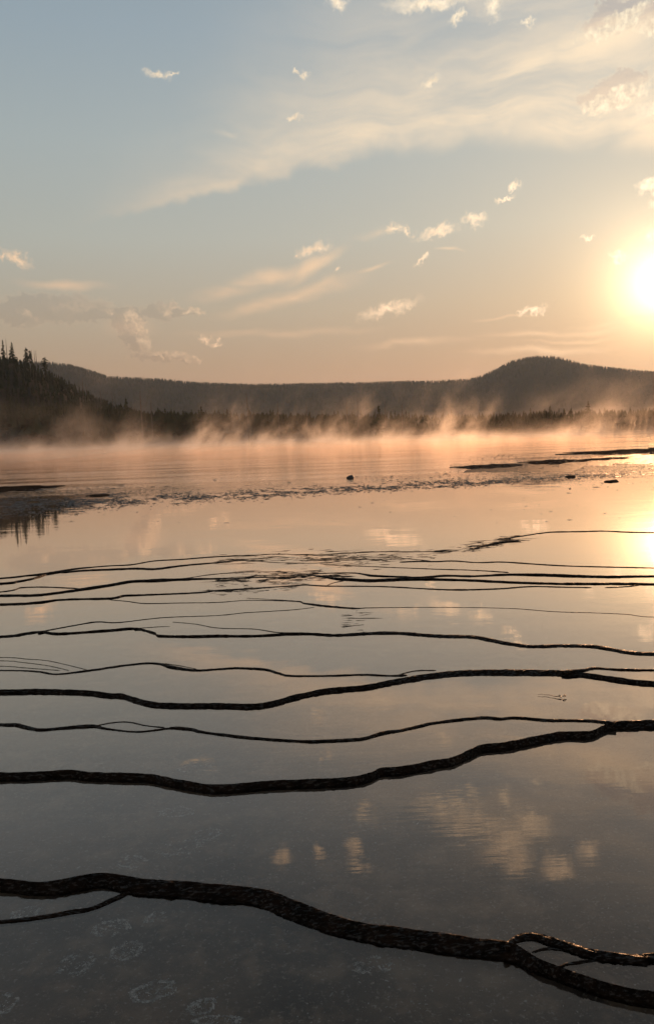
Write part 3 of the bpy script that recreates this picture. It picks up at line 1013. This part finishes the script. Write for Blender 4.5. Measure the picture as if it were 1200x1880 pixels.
# ------------------------------------------------------------------ terrace rims
def resample(P, step):
    """Catmull-Rom through control points (x, y, half width), resampled evenly"""
    P = np.asarray(P, float)
    Q = np.vstack([2 * P[0] - P[1], P, 2 * P[-1] - P[-2]])
    out = []
    for i in range(1, len(Q) - 2):
        p0, p1, p2, p3 = Q[i - 1:i + 3]
        L = np.linalg.norm((p2 - p1)[:2])
        n = max(2, int(L / step))
        t = np.linspace(0, 1, n, endpoint=False)[:, None]
        out.append(0.5 * ((2 * p1) + (-p0 + p2) * t + (2 * p0 - 5 * p1 + 4 * p2 - p3) * t ** 2 + (-p0 + 3 * p1 - 3 * p2 + p3) * t ** 3))
    out.append(P[-1:])
    out = np.vstack(out)
    return out


def rim_path(pts, z=0.0, step=0.0):
    pts = list(pts)
    if pts[0][0] <= 1:                      # the rim goes on past the frame
        x, y, t = pts[0]
        dy = (pts[1][1] - y) / max(20, pts[1][0] - x)
        pts = [(x - 1300, y - dy * 100 + 20, t), (x - 800, y - dy * 100 + random.uniform(-5, 20), t), (x - 420, y - dy * 100 + random.uniform(-6, 14), t), (x - 200, y - dy * 100 + random.uniform(-6, 6), t)] + pts
    if pts[-1][0] >= 1199:
        x, y, t = pts[-1]
        dy = (y - pts[-2][1]) / max(20, x - pts[-2][0])
        pts = pts + [(x + 200, y + dy * 100 + random.uniform(-6, 6), t), (x + 420, y + dy * 100 + random.uniform(-14, 6), t), (x + 800, y + dy * 100 - 20, t), (x + 1300, y + dy * 100 - 30, t)]
    W = []
    for x, y, t in pts:
        p = gp(x, y, z)
        D = math.hypot(p[0], p[1])
        sl = math.hypot(D, CAM_Z)
        sd, cd = CAM_Z / sl, D / sl
        T = t / F_PX * sl * ((0.72 if step > 0.038 else 0.66) if step else 0.92)
        if step:
            a = max((T - step * cd) / sd, step * 0.35)
            W.append((p[0], p[1], a))
            continue
        a = T / (2 * math.sqrt(0.62 * cd * cd + sd * sd))
        a = max(a, 0.004)
        W.append((p[0], p[1], a))
    return W


def rim_mesh(pts, seed, z=0.0):
    W = rim_path(pts, z)
    am = float(np.median([w[2] for w in W]))
    S = resample(W, max(am * 0.22, 0.009))
    if len(S) > 1400:
        S = S[::int(math.ceil(len(S) / 1400))]
    n = len(S)
    c, a = S[:, :2].copy(), np.maximum(S[:, 2], 0.0035)
    seg = np.diff(c, axis=0)
    s = np.concatenate([[0], np.cumsum(np.linalg.norm(seg, axis=1))])
    tg = np.gradient(c, axis=0)
    tg /= np.linalg.norm(tg, axis=1)[:, None] + 1e-9
    nr = np.stack([-tg[:, 1], tg[:, 0]], -1)
    c += nr * (a * (0.45 * fbm(s / (am * 16), s * 0, 3, seed) + 0.12 * vnoise(s / (am * 3), s * 0, seed + 5)))[:, None]
    a = a * (1 + 0.22 * fbm(s / (am * 9), s * 0 + 3, 3, seed + 1))
    # taper at free ends
    endf = np.minimum(1, np.minimum(s, s[-1] - s) / (am * 6) + 0.55)
    a = a * endf
    K = 33 if am > 0.03 else (19 if am > 0.012 else 9)
    phi = np.linspace(-0.30, math.pi + 0.30, K)
    SS, PH = np.meshgrid(s, phi, indexing='ij')
    q = PH * 1.9 - SS / am * 0.30
    strand = np.abs(vnoise(q * 1.35, SS / am * 0.07 + PH * 0.2, seed + 2)) * 0.9 + 0.35 * np.abs(vnoise(q * 3.4, SS / am * 0.16, seed + 7))
    fine = vnoise(SS / am * 1.6, PH * 3.0, seed + 9)
    rad_ = 1.08 - 0.34 * strand + (0.07 if K > 20 else 0.03) * fine
    A = a[:, None] * rad_
    off = A * np.cos(PH) * np.where(np.cos(PH) > 0, 0.5, 1.0)
    hz = A * 0.70 * np.sin(PH)
    hz = np.where(np.sin(PH) < 0, -0.014, hz) + z
    X = c[:, 0][:, None] + nr[:, 0][:, None] * off
    Y = c[:, 1][:, None] + nr[:, 1][:, None] * off
    v = np.stack([X, Y, hz], -1).reshape(-1, 3)
    f = grid_faces(n, K).tolist()
    f.append(tuple(range(K)))
    f.append(tuple(range((n - 1) * K, n * K))[::-1])
    return mesh_from('terrace_rim', v, f, M_RIM, True)


def step_rim(i, pts, seed):
    """long rim that holds one pool above the next: rough convex face, low lip, buried back"""
    lo, hi = LEVEL[i], LEVEL[i + 1]
    h = hi - lo
    W = rim_path(pts, (lo + hi) / 2, h)
    am = float(np.median([w[2] for w in W]))
    S = resample(W, max(am * 0.09, 0.010))
    if len(S) > 2600:
        S = S[::int(math.ceil(len(S) / 2600))]
    n = len(S)
    c, a = S[:, :2].copy(), np.maximum(S[:, 2], h * 0.3)
    s = np.concatenate([[0], np.cumsum(np.linalg.norm(np.diff(c, axis=0), axis=1))])
    tg = np.gradient(c, axis=0)
    tg /= np.linalg.norm(tg, axis=1)[:, None] + 1e-9
    nr = np.stack([-tg[:, 1], tg[:, 0]], -1)
    # scalloped toe and crest wander on their own
    sc_ = 0.5 * am + h
    toe = -0.5 * a + a * (0.16 * fbm(s / (sc_ * 3.5), s * 0, 4, seed, 0.6)) + 0.05 * a * vnoise(s / (sc_ * 0.5), s * 0, seed + 4)
    crest = 0.5 * a + a * (0.16 * fbm(s / (sc_ * 5), s * 0 + 9, 4, seed + 1, 0.6))
    K = 30
    u = np.concatenate([[0.06], np.linspace(0, 1, K - 4), [1.02, 1.05, 1.10]])
    SS, UU = np.meshgrid(s, u, indexing='ij')
    uc = np.clip(UU, 0, 1)
    prof = np.sin(uc * math.pi / 2) ** 0.8 * 0.75 + uc * 0.25
    lip = 0.0035 + 0.0035 * fbm(s / (sc_ * 1.2), s * 0 + 4, 3, seed + 2)
    z = lo - 0.004 + (h + 0.004 + lip)[:, None] * prof
    off = toe[:, None] + (crest - toe)[:, None] * UU
    # diagonal fibres draped over the face, and terracette ledges
    q = UU * 2.6 - SS / sc_ * 0.55
    env = np.clip(uc * 6, 0, 1) * np.clip((1 - uc) * 5, 0, 1)
    fib = np.abs(vnoise(q * 2.2, SS / sc_ * 0.22, seed + 3)) + 0.6 * np.abs(vnoise(q * 6.0, SS / sc_ * 0.5, seed + 6)) + 0.35 * vnoise(SS / sc_ * 3.2, UU * 9, seed + 8)
    dz = (0.55 - fib) * 0.30 * h * env
    z = z + dz
    off = off - (0.5 - fib) * 0.10 * a[:, None] * env
    z[:, 0] = lo - 0.016
    z[:, -3] = hi + lip * 0.2
    z[:, -2] = hi - 0.012
    z[:, -1] = hi - 0.06
    X = c[:, 0][:, None] + nr[:, 0][:, None] * off
    Y = c[:, 1][:, None] + nr[:, 1][:, None] * off
    me = mesh_from('terrace_rim', np.stack([X, Y, z], -1).reshape(-1, 3), grid_faces(n, len(u)), M_RIM, True)
    edge = c + nr * (toe + (crest - toe) * 0.985)[:, None]
    return me, edge[::max(1, n // 700)]


BR_LEVEL = {0: [-0.069, -0.069, -0.069, -0.109], 1: [-0.034] * 9, 2: [-0.012] * 9}
CRESTS = []
for i, (label, main, branches) in enumerate(RIMS):
    if i < 4:
        me, edge = step_rim(i, main, 50 + i * 13)
        CRESTS.append(edge)
    else:
        me = rim_mesh(main, 50 + i * 13)
    o = add('terrace_rim', me)
    tag(o, label, 'rim', 'dark terrace rims')
    for j, b in enumerate(branches):
        add('branch', rim_mesh(b, 300 + i * 29 + j * 5, BR_LEVEL[i][j] if i in BR_LEVEL else 0.0), parent=o)
build_water(CRESTS)


# ------------------------------------------------------------------ loose crust, shreds and flecks
ICO_V = None


def lumps(P, size, flat, mat, name, seed, yaw=None, stretch=None):
    """many small angular lumps joined into one mesh; P (n,3)"""
    r_ = np.random.default_rng(seed)
    n = len(P)
    # squashed octahedron-like lump: ring of 6, top of 3
    a = np.arange(6) / 6 * 2 * math.pi
    ring = np.stack([np.cos(a), np.sin(a), -0.35 + 0 * a], -1)
    a3 = np.arange(3) / 3 * 2 * math.pi + 0.4
    top = np.stack([0.5 * np.cos(a3), 0.5 * np.sin(a3), 1 + 0 * a3], -1)
    base = np.concatenate([ring, top])[None].repeat(n, 0)
    base[:, :, :2] *= r_.uniform(0.55, 1.4, (n, 9, 1))
    base[:, 6:, 2] *= r_.uniform(0.4, 1.3, (n, 3))
    sx = size if stretch is None else size * stretch
    base[:, :, 0] *= sx[:, None]
    base[:, :, 1] *= size[:, None]
    base[:, :, 2] *= (size * flat)[:, None]
    th = r_.uniform(0, 6.28, n) if yaw is None else yaw
    c, s = np.cos(th)[:, None], np.sin(th)[:, None]
    X = base[:, :, 0] * c - base[:, :, 1] * s
    Y = base[:, :, 0] * s + base[:, :, 1] * c
    V = np.stack([X, Y, base[:, :, 2]], -1) + P[:, None, :]
    f = [(0, 1, 6), (1, 2, 7), (1, 7, 6), (2, 3, 7), (3, 4, 8), (3, 8, 7), (4, 5, 8), (5, 0, 6), (5, 6, 8), (6, 7, 8)]
    FF = (np.array(f)[None] + (np.arange(n) * 9)[:, None, None]).reshape(-1, 3)
    return mesh_from(name, V.reshape(-1, 3), FF, mat)


def px_points(pxy, z):
    return np.array([gp(x, y, z) for x, y in pxy])


r_ = np.random.default_rng(77)
pts = []
# the broken crust band that crosses the frame: centre line and half thickness
BX = [-150, 0, 100, 200, 300, 400, 500, 600, 700, 800, 900, 1000, 1100, 1200, 1350]
BY = [934, 928, 924, 918, 914, 912, 906, 900, 895, 890, 884, 878, 873, 869, 862]
BH = [20, 19, 17, 14, 11, 8, 7, 6, 6, 6, 6, 6, 5, 5, 5]
BD = [1.0, 1.0, 1.0, 0.95, 0.8, 0.75, 0.7, 0.65, 0.65, 0.8, 0.8, 0.55, 0.4, 0.35, 0.3]
while len(pts) < 14000:
    x = r_.uniform(-140, 1340)
    if r_.random() > np.interp(x, BX, BD):
        continue
    y = np.interp(x, BX, BY) + r_.normal(0, 0.62) * np.interp(x, BX, BH)
    # clumping
    if vnoise(x / 30, y / 3.2, 9) + 0.5 * vnoise(x / 9, y / 1.6, 10) < r_.uniform(-0.75, 0.3):
        continue
    pts.append((x, y))
for (x0, x1, y0, y1, n) in ((120, 330, 890, 902, 170), (640, 860, 872, 886, 220), (800, 1010, 864, 880, 260), (700, 1010, 876, 884, 200), (1000, 1210, 835, 850, 260), (860, 1200, 834, 868, 1300), (400, 700, 886, 900, 160), (1040, 1260, 856, 900, 160), (60, 1150, 870, 960, 110), (0, 240, 900, 912, 200)):
    for _ in range(n):
        pts.append((r_.uniform(x0, x1), r_.uniform(y0, y1) - 0.02 * 0))
pts = [p for p in pts]
P = px_points(pts, 0.007)
top_ = np.zeros(len(P), bool)
for (x0, x1, y0, y1, n) in ((-40, 105, 893, 900, 260), (1045, 1260, 821, 836, 800), (825, 970, 850, 861, 520), (945, 1170, 838, 856, 1000)):
    q_ = px_points([(r_.uniform(x0, x1), r_.uniform(y0, y1)) for _ in range(n)], 0.024)
    P = np.vstack([P, q_])
D = np.hypot(P[:, 0], P[:, 1])
size = r_.gamma(1.5, 0.0042, len(P)) + 0.004
o = add('crust_fragments', lumps(P, size, r_.uniform(0.12, 0.38, len(P)), M_CRUST, 'crust_fragments', 5, yaw=r_.normal(0, 0.5, len(P)), stretch=r_.uniform(1.2, 6.0, len(P))))
tag(o, 'broken dark crust scattered in a band across the water', 'crust', kind='stuff')

# torn shreds of mat where the rims fray out
sh = []
for (x0, x1, y0, y1, n, sl) in ((395, 620, 1017, 1034, 420, -0.02), (395, 600, 1049, 1071, 520, -0.06), (560, 800, 1012, 1032, 260, 0.01), (380, 560, 1074, 1088, 170, -0.06), (600, 720, 1020, 1042, 120, 0.03), (860, 960, 984, 1008, 420, -0.2), (800, 880, 1004, 1014, 120, -0.05), (595, 640, 1052, 1064, 100, 0.1)):
    for _ in range(n):
        x = r_.uniform(x0, x1)
        mid = (y0 + y1) / 2 + (x - (x0 + x1) / 2) * sl
        yy = mid + r_.normal(0, 0.28) * (y1 - y0) * (0.55 if sl == -0.2 else 1)
        if vnoise(x / 26, yy / 2.5, 21) < r_.uniform(-0.5, 0.6):
            continue
        sh.append((x, yy))
for path in ([(627, 1126), (643, 1134), (634, 1143), (637, 1152)], [(655, 1121), (668, 1126), (672, 1134), (660, 1139), (647, 1152), (673, 1161)]):
    for p_, q_ in zip(path, path[1:]):
        for t_ in np.linspace(0, 1, 7):
            if r_.random() < 0.4:
                sh.append((p_[0] + (q_[0] - p_[0]) * t_ + r_.normal(0, 0.7), p_[1] + (q_[1] - p_[1]) * t_ + r_.normal(0, 0.4)))
P = px_points(sh, 0.002)
D = np.hypot(P[:, 0], P[:, 1])
size = r_.uniform(0.0015, 0.0036, len(P))
o = add('mat_shreds', lumps(P, size, r_.uniform(0.5, 1.0, len(P)), M_RIM, 'mat_shreds', 6, yaw=r_.normal(0.05, 0.16, len(P)), stretch=r_.gamma(2.0, 12, len(P)) + 5))
tag(o, 'torn dark shreds of mat where the rims fray out', 'mat shreds', kind='stuff')

# pale mineral flecks lying on the bed
fl = []
while len(fl) < 1500:
    x, y = r_.uniform(-250, 1450), r_.uniform(1240, 2150)
    g = gp(x, y, -0.12)
    if fbm(g[0] * 1.4, g[1] * 1.4, 3, 61) + 0.6 * vnoise(g[0] * 5, g[1] * 5, 62) < r_.uniform(-0.05, 0.6):
        continue
    fl.append((g[0], g[1], float(ground_z(g[0], g[1])) + 0.001))
P = np.array(fl)
size = r_.gamma(1.5, 0.0008, len(P)) + 0.0006
o = add('mineral_flecks', lumps(P, size, np.full(len(P), 0.35), M_FLECK, 'mineral_flecks', 8, stretch=r_.uniform(1, 3.2, len(P))))
tag(o, 'tiny pale mineral flecks strewn over the shallow bed', 'flecks', kind='stuff')


# ------------------------------------------------------------------ hoofprints: broken rings of pale crust on the bed
def hoofprint(px, py, w, h, rot, gap, seed, label, dense=1.0):
    r_ = np.random.default_rng(seed)
    zl = -0.155 if seed < 11 and seed != 10 else -0.115
    c = gp(px, py, zl)
    e1 = gp(px + w / 2, py, zl)
    e2 = gp(px, py - h / 2, zl)
    rx, ry = np.linalg.norm(e1 - c), np.linalg.norm(e2 - c)
    n = int(620 * dense)
    L = []
    while len(L) < n:
        a = r_.uniform(0, 6.283)
        if vnoise(a * 2.2, seed * 0.7, 3) * 0.9 < gap * 1.2 - 0.25 + r_.uniform(-0.35, 0.35):
            continue
        k = 0.84 + r_.normal(0, 0.09) + 0.20 * vnoise(a * 2.2, seed * 1.3, 5)
        if r_.random() < 0.15:
            k *= r_.uniform(0.2, 0.9)
        x, y = rx * k * math.cos(a), ry * k * math.sin(a)
        x, y = x * math.cos(rot) - y * math.sin(rot), x * math.sin(rot) + y * math.cos(rot)
        L.append((x, y, 0.0, a + rot + 1.57))
    L = np.array(L)
    zb = float(ground_z(c[0], c[1]))
    P = L[:, :3].copy()
    P[:, 2] = ground_z(P[:, 0] + c[0], P[:, 1] + c[1]) - zb + 0.001
    size = r_.gamma(1.4, 0.0006, n) + 0.0005
    o = add('hoof_print', lumps(P, size, np.full(n, 0.4), M_PALE, 'hoof_print', seed, yaw=L[:, 3] + r_.normal(0, 0.7, n), stretch=r_.uniform(1, 2.8, n)), loc=(c[0], c[1], zb))
    tag(o, label, 'hoofprint', 'pale hoofprints on the bed')


for a_ in [
    (203, 1703, 74, 32, 0.25, 0.10, 1, 'pale oval hoofprint ring below the thin side branch of nearest rim', 1.0),
    (288, 1683, 42, 22, 0.0, 0.25, 2, 'small broken square hoofprint just below the nearest rim', 0.55),
    (235, 1745, 62, 34, 0.3, 0.0, 3, 'bright round hoofprint ring third from the bottom left', 1.0),
    (137, 1770, 64, 38, 0.2, 0.2, 4, 'open hoofprint ring farthest to the left of its cluster', 0.8),
    (280, 1819, 86, 36, 0.2, -0.2, 5, 'largest hoofprint, a dense pale oval near the bottom', 1.5),
    (372, 1846, 56, 30, 0.3, 0.0, 6, 'ragged hoofprint ring beside the largest one at the bottom', 0.8),
    (398, 1873, 90, 22, 0.0, -0.1, 7, 'pale hoofprint cut by the bottom edge of the photo', 1.1),
    (10, 1840, 44, 36, 0.0, 0.0, 8, 'hoofprint ring cut by the photo left edge', 0.7),
    (687, 1772, 76, 34, 0.0, 0.25, 9, 'lone broken hoofprint ring under the middle of nearest rim', 0.7),
    (50, 1658, 56, 18, 0.3, 0.0, 10, 'splayed pale print in the small pool behind the side branch', 0.7),
    (325, 1490, 70, 18, 0.0, -0.1, 11, 'faint flattened hoofprint below the second rim', 0.7),
    (380, 1531, 52, 22, 0.0, 0.0, 12, 'faint round hoofprint halfway between the two nearest rims', 0.6),
    (330, 1556, 90, 28, 0.1, 0.0, 13, 'faint wide hoofprint above the nearest rim, largest of its trio', 0.8),
    (245, 1582, 54, 24, 0.1, 0.1, 14, 'faint hoofprint closest to the hump of the nearest rim', 0.7),
    (360, 1420, 60, 14, 0.0, 0.0, 15, 'pale scuffed print touching the top of the second rim', 0.7),
]:
    hoofprint(*a_)


# ------------------------------------------------------------------ mudbanks, rock, twig
def mudbank(poly, height, seed, label, mat=None):
    """low island: outline in photograph pixels on the water, domed and roughened"""
    W = np.array([gp(x, y)[:2] for x, y in poly])
    c = W.mean(0)
    n = 220
    # even resampling of the outline
    Q = np.vstack([W, W[:1]])
    L = np.concatenate([[0], np.cumsum(np.linalg.norm(np.diff(Q, axis=0), axis=1))])
    t = np.linspace(0, L[-1], n, endpoint=False)
    B = np.stack([np.interp(t, L, Q[:, 0]), np.interp(t, L, Q[:, 1])], -1) - c
    B *= (1 + 0.10 * fbm(t * 0.9, t * 0, 4, seed, 0.65))[:, None]
    wy = float(np.ptp(B[:, 1]))
    B[:, 1] += 0.30 * wy * fbm(t * 1.3, t * 0 + 5, 4, seed + 3, 0.7)
    B[:, 0] += 0.20 * wy * fbm(t * 1.7, t * 0 + 8, 4, seed + 4, 0.7)
    ks = np.array([1.04, 0.97, 0.86, 0.7, 0.5, 0.3, 0.1])
    hz = np.array([-0.05, 0.35, 0.7, 0.85, 1.0, 0.9, 0.95])
    V = []
    for k, z in zip(ks, hz):
        p = B * k
        zz = np.where(z < 0, -0.05, height * z * (1 + 0.9 * fbm((p[:, 0] + c[0]) * 2.2, (p[:, 1] + c[1]) * 2.2, 3, seed + 1)))
        V.append(np.column_stack([p, zz]))
    V = np.stack(V, 1).reshape(-1, 3)
    f = grid_faces(n, len(ks), wrap=True).tolist()
    f.append(tuple(i * len(ks) + len(ks) - 1 for i in range(n)))
    o = add('mudbank', mesh_from('mudbank', V, f, mat or M_MUD, False), loc=(c[0], c[1], 0))
    tag(o, label, 'mudbank', 'dark mudbanks')


def shelf(poly, seed, label):
    mudbank(poly, 0.006, seed, label, M_SHELF)


mudbank([(-260, 898), (-60, 892), (0, 893.5), (60, 892.5), (108, 892), (112, 894), (80, 896), (90, 899), (40, 901), (-20, 905), (-200, 910)], 0.035, 91, 'dark mudbank at the photo left edge above the crust band')
mudbank([(1052, 834), (1075, 829), (1110, 828), (1150, 825), (1200, 822), (1400, 813), (1430, 818), (1250, 829), (1200, 831), (1150, 834), (1100, 835.5)], 0.025, 92, 'long dark mudbank at the photo right edge below the sun glitter')
mudbank([(828, 858), (850, 855), (900, 852.5), (960, 852), (965, 854), (930, 857), (890, 861), (850, 859.5)], 0.016, 93, 'low mudbank left of the larger right bars')
mudbank([(955, 848), (1000, 845.5), (1060, 843.5), (1100, 841), (1150, 838), (1165, 840), (1110, 845), (1060, 849), (1000, 854), (960, 851)], 0.018, 94, 'flat mudbank between the low bar and the right edge bank')
mudbank([(1108, 885), (1120, 882.5), (1133, 882), (1134, 884.5), (1120, 886.5)], 0.035, 95, 'small dark mound alone on the orange water')
mudbank([(160, 911), (175, 909), (203, 908), (204, 910), (180, 912.5)], 0.035, 96, 'small narrow mud bar on top of the left crust band')
mudbank([(1035, 876), (1040, 874), (1052, 874.5), (1053, 876.5), (1040, 877.5)], 0.05, 97, 'tiny mud lump above the small dark mound')


shelf([(865, 863), (905, 855), (960, 849.5), (1020, 845), (1090, 840.5), (1150, 836), (1200, 833), (1340, 826), (1350, 838), (1200, 847), (1120, 853), (1040, 860), (960, 866), (905, 867)], 98, 'broad wet grey brown shelf reaching the photo right edge')


def rock(px, py, w, label):
    c = gp(px, py)
    D = math.hypot(c[0], c[1])
    R = w / F_PX * D / 2
    nu, nv = 28, 12
    v = []
    for i in range(nu):
        a = 2 * math.pi * i / nu
        for j in range(nv):
            t = -0.5 + (math.pi / 2 + 0.5 - 0.02) * j / (nv - 1)
            d = np.array((math.cos(a) * math.cos(t), math.sin(a) * math.cos(t), math.sin(t)))
            k = 1 + 0.16 * float(fbm(d[0] * 1.7 + 3, d[1] * 1.7 + d[2] * 2.1, 3, 33))
            v.append((d[0] * R * k * 1.0, d[1] * R * k * 0.8, d[2] * R * k * 0.78))
    f = grid_faces(nu, nv, wrap=True).tolist()
    f.append(tuple(i * nv + nv - 1 for i in range(nu)))
    o = add('rock', mesh_from('rock', v, f, M_ROCK, True), loc=(c[0], c[1], 0))
    tag(o, label, 'rock')


rock(643, 878, 14, 'single dark rounded rock sitting in the water beyond the crust')


def twig():
    a, b = gp(986, 1276, -0.030), gp(1030, 1280, -0.030)
    L = np.linalg.norm(b - a)
    root = empty('floating_twig', a)
    root.rotation_euler = (0, 0, math.atan2(b[1] - a[1], b[0] - a[0]))
    tag(root, 'thin twig with curled leaves floating between two terrace rims', 'twig')
    n = 14
    v, f = [], []
    for i in range(n):
        t = i / (n - 1)
        r = 0.0024 * (0.5 + 0.8 * t)
        cx, cy2, cz = L * t, 0.012 * math.sin(t * 5), 0.003 + 0.004 * math.sin(t * 9) ** 2
        for k in range(6):
            q = k / 6 * 6.283
            v.append((cx, cy2 + r * math.cos(q), cz + r * math.sin(q)))
    f = grid_faces(n, 6).tolist()
    f += [(i * 6 + 5, (i + 1) * 6 + 5, (i + 1) * 6, i * 6) for i in range(n - 1)]
    f += [(5, 4, 3, 2, 1, 0), tuple((n - 1) * 6 + k for k in range(6))]
    add('stem', mesh_from('stem', v, f, M_TWIG, True), parent=root)
    for q, (t, ang, s, lift) in enumerate(((0.86, 0.5, 0.022, 0.5), (1.02, -0.4, 0.028, 0.6), (1.08, 0.9, 0.028, 0.5), (1.16, 2.3, 0.024, 0.6), (0.95, -1.2, 0.018, 0.4))):
        v, f = [], []
        for i in range(6):
            u = i / 5
            wd = s * 0.34 * math.sin(math.pi * min(1, u * 0.94 + 0.03))
            for sgn in (-1, 0, 1):
                z = 0.004 + lift * s * (u * (1 - 0.4 * u)) + abs(sgn) * wd * 0.6
                x, y = s * u, sgn * wd
                v.append((L * t + x * math.cos(ang) - y * math.sin(ang), x * math.sin(ang) + y * math.cos(ang), z))
        f = grid_faces(6, 3).tolist()
        m_ = mesh_from('leaf', v, f, M_LEAF, True)
        o = add('leaf', m_, parent=root)
        md = o.modifiers.new('thickness', 'SOLIDIFY')
        md.thickness = 0.0012


twig()

# ------------------------------------------------------------------ steam over the hot pool
def steam_material():
    m, N, b, out = mat_new('steam')
    m.node_tree.nodes.remove(b)
    pos = N.node('ShaderNodeNewGeometry').outputs['Position']
    sp = N.node('ShaderNodeSeparateXYZ')
    N.put(sp.inputs[0], pos)
    X, Y, Z = sp.outputs
    lean = N.node('ShaderNodeCombineXYZ')
    N.put(lean.inputs[0], N.m('MULTIPLY', Z, -0.45))
    pos = N.vm('ADD', pos, lean.outputs[0])
    wp = N.vm('ADD', pos, N.vm('SCALE', N.vm('SUBTRACT', N.noise(N.mapping(pos, scale=(0.09, 0.05, 0.12)), 1.0, 1, 0.5, color=True), (0.5, 0.5, 0.5)), scale=5.0))
    n = N.noise(N.mapping(wp, scale=(0.34, 0.06, 0.22)), 1.0, 5, 0.64)
    reach = N.noise(N.mapping(pos, scale=(0.085, 0.022, 0.0)), 1.0, 3, 0.6)
    hscale = N.lin(reach, 0.36, 0.70, STEAM_H0, STEAM_H1)
    fall = N.m('EXPONENT', N.m('MULTIPLY', N.m('DIVIDE', Z, hscale), -1.0))
    wisp = N.m('MULTIPLY', N.m('POWER', N.sstep(n, 0.45, 0.78), 1.4), fall)
    low = N.m('MULTIPLY', N.m('EXPONENT', N.m('DIVIDE', Z, -0.45)), N.lin(n, 0.3, 0.75, 0.1, 1.0))
    d = N.m('ADD', N.m('MULTIPLY', wisp, STEAM_WISP), N.m('MULTIPLY', low, STEAM_LOW))
    # only over the hot pool, thinning to its sides and to the top of the layer
    near_ = N.sstep(N.m('ADD', Y, N.m('MULTIPLY', X, -0.08)), 50, 102)
    far_ = N.sstep(Y, 158, 128)
    side = N.m('MULTIPLY', N.sstep(X, -118, -95), N.sstep(X, 78, 60))
    topf = N.sstep(Z, 15.5, 9.0)
    d = N.m('MULTIPLY', d, N.m('MULTIPLY', N.m('MULTIPLY', near_, far_), N.m('MULTIPLY', side, topf)))
    pv = N.node('ShaderNodeVolumePrincipled')
    pv.inputs['Color'].default_value = (0.96, 0.95, 0.94, 1)
    pv.inputs['Anisotropy'].default_value = 0.63
    N.put(pv.inputs['Density'], d)
    N.l.new(pv.outputs[0], out.inputs['Volume'])
    m.cycles.volume_step_rate = 0.6
    return m


STEAM_WISP = 0.125
STEAM_LOW = 0.075
STEAM_H0, STEAM_H1 = 0.35, 3.4


def box(name, lo, hi, mat):
    v = [(x, y, z) for x in (lo[0], hi[0]) for y in (lo[1], hi[1]) for z in (lo[2], hi[2])]
    f = [(0, 1, 3, 2), (4, 6, 7, 5), (0, 4, 5, 1), (2, 3, 7, 6), (0, 2, 6, 4), (1, 5, 7, 3)]
    return add(name, mesh_from(name, v, f, mat))


tag(box('steam', (-120, 40, 0.03), (80, 160, 16), steam_material()), 'peach lit steam drifting up from the hot pool', 'steam', kind='stuff')

m, N, b, out = mat_new('evening_haze')
m.node_tree.nodes.remove(b)
pv = N.node('ShaderNodeVolumePrincipled')
pv.inputs['Color'].default_value = (0.60, 0.79, 1.0, 1)
pv.inputs['Density'].default_value = 0.00010
pv.inputs['Anisotropy'].default_value = 0.35
N.l.new(pv.outputs[0], out.inputs['Volume'])
tag(box('haze', (-3200, -600, -12), (3200, 3000, 175), m), 'thin evening haze filling the valley', 'haze', kind='stuff')
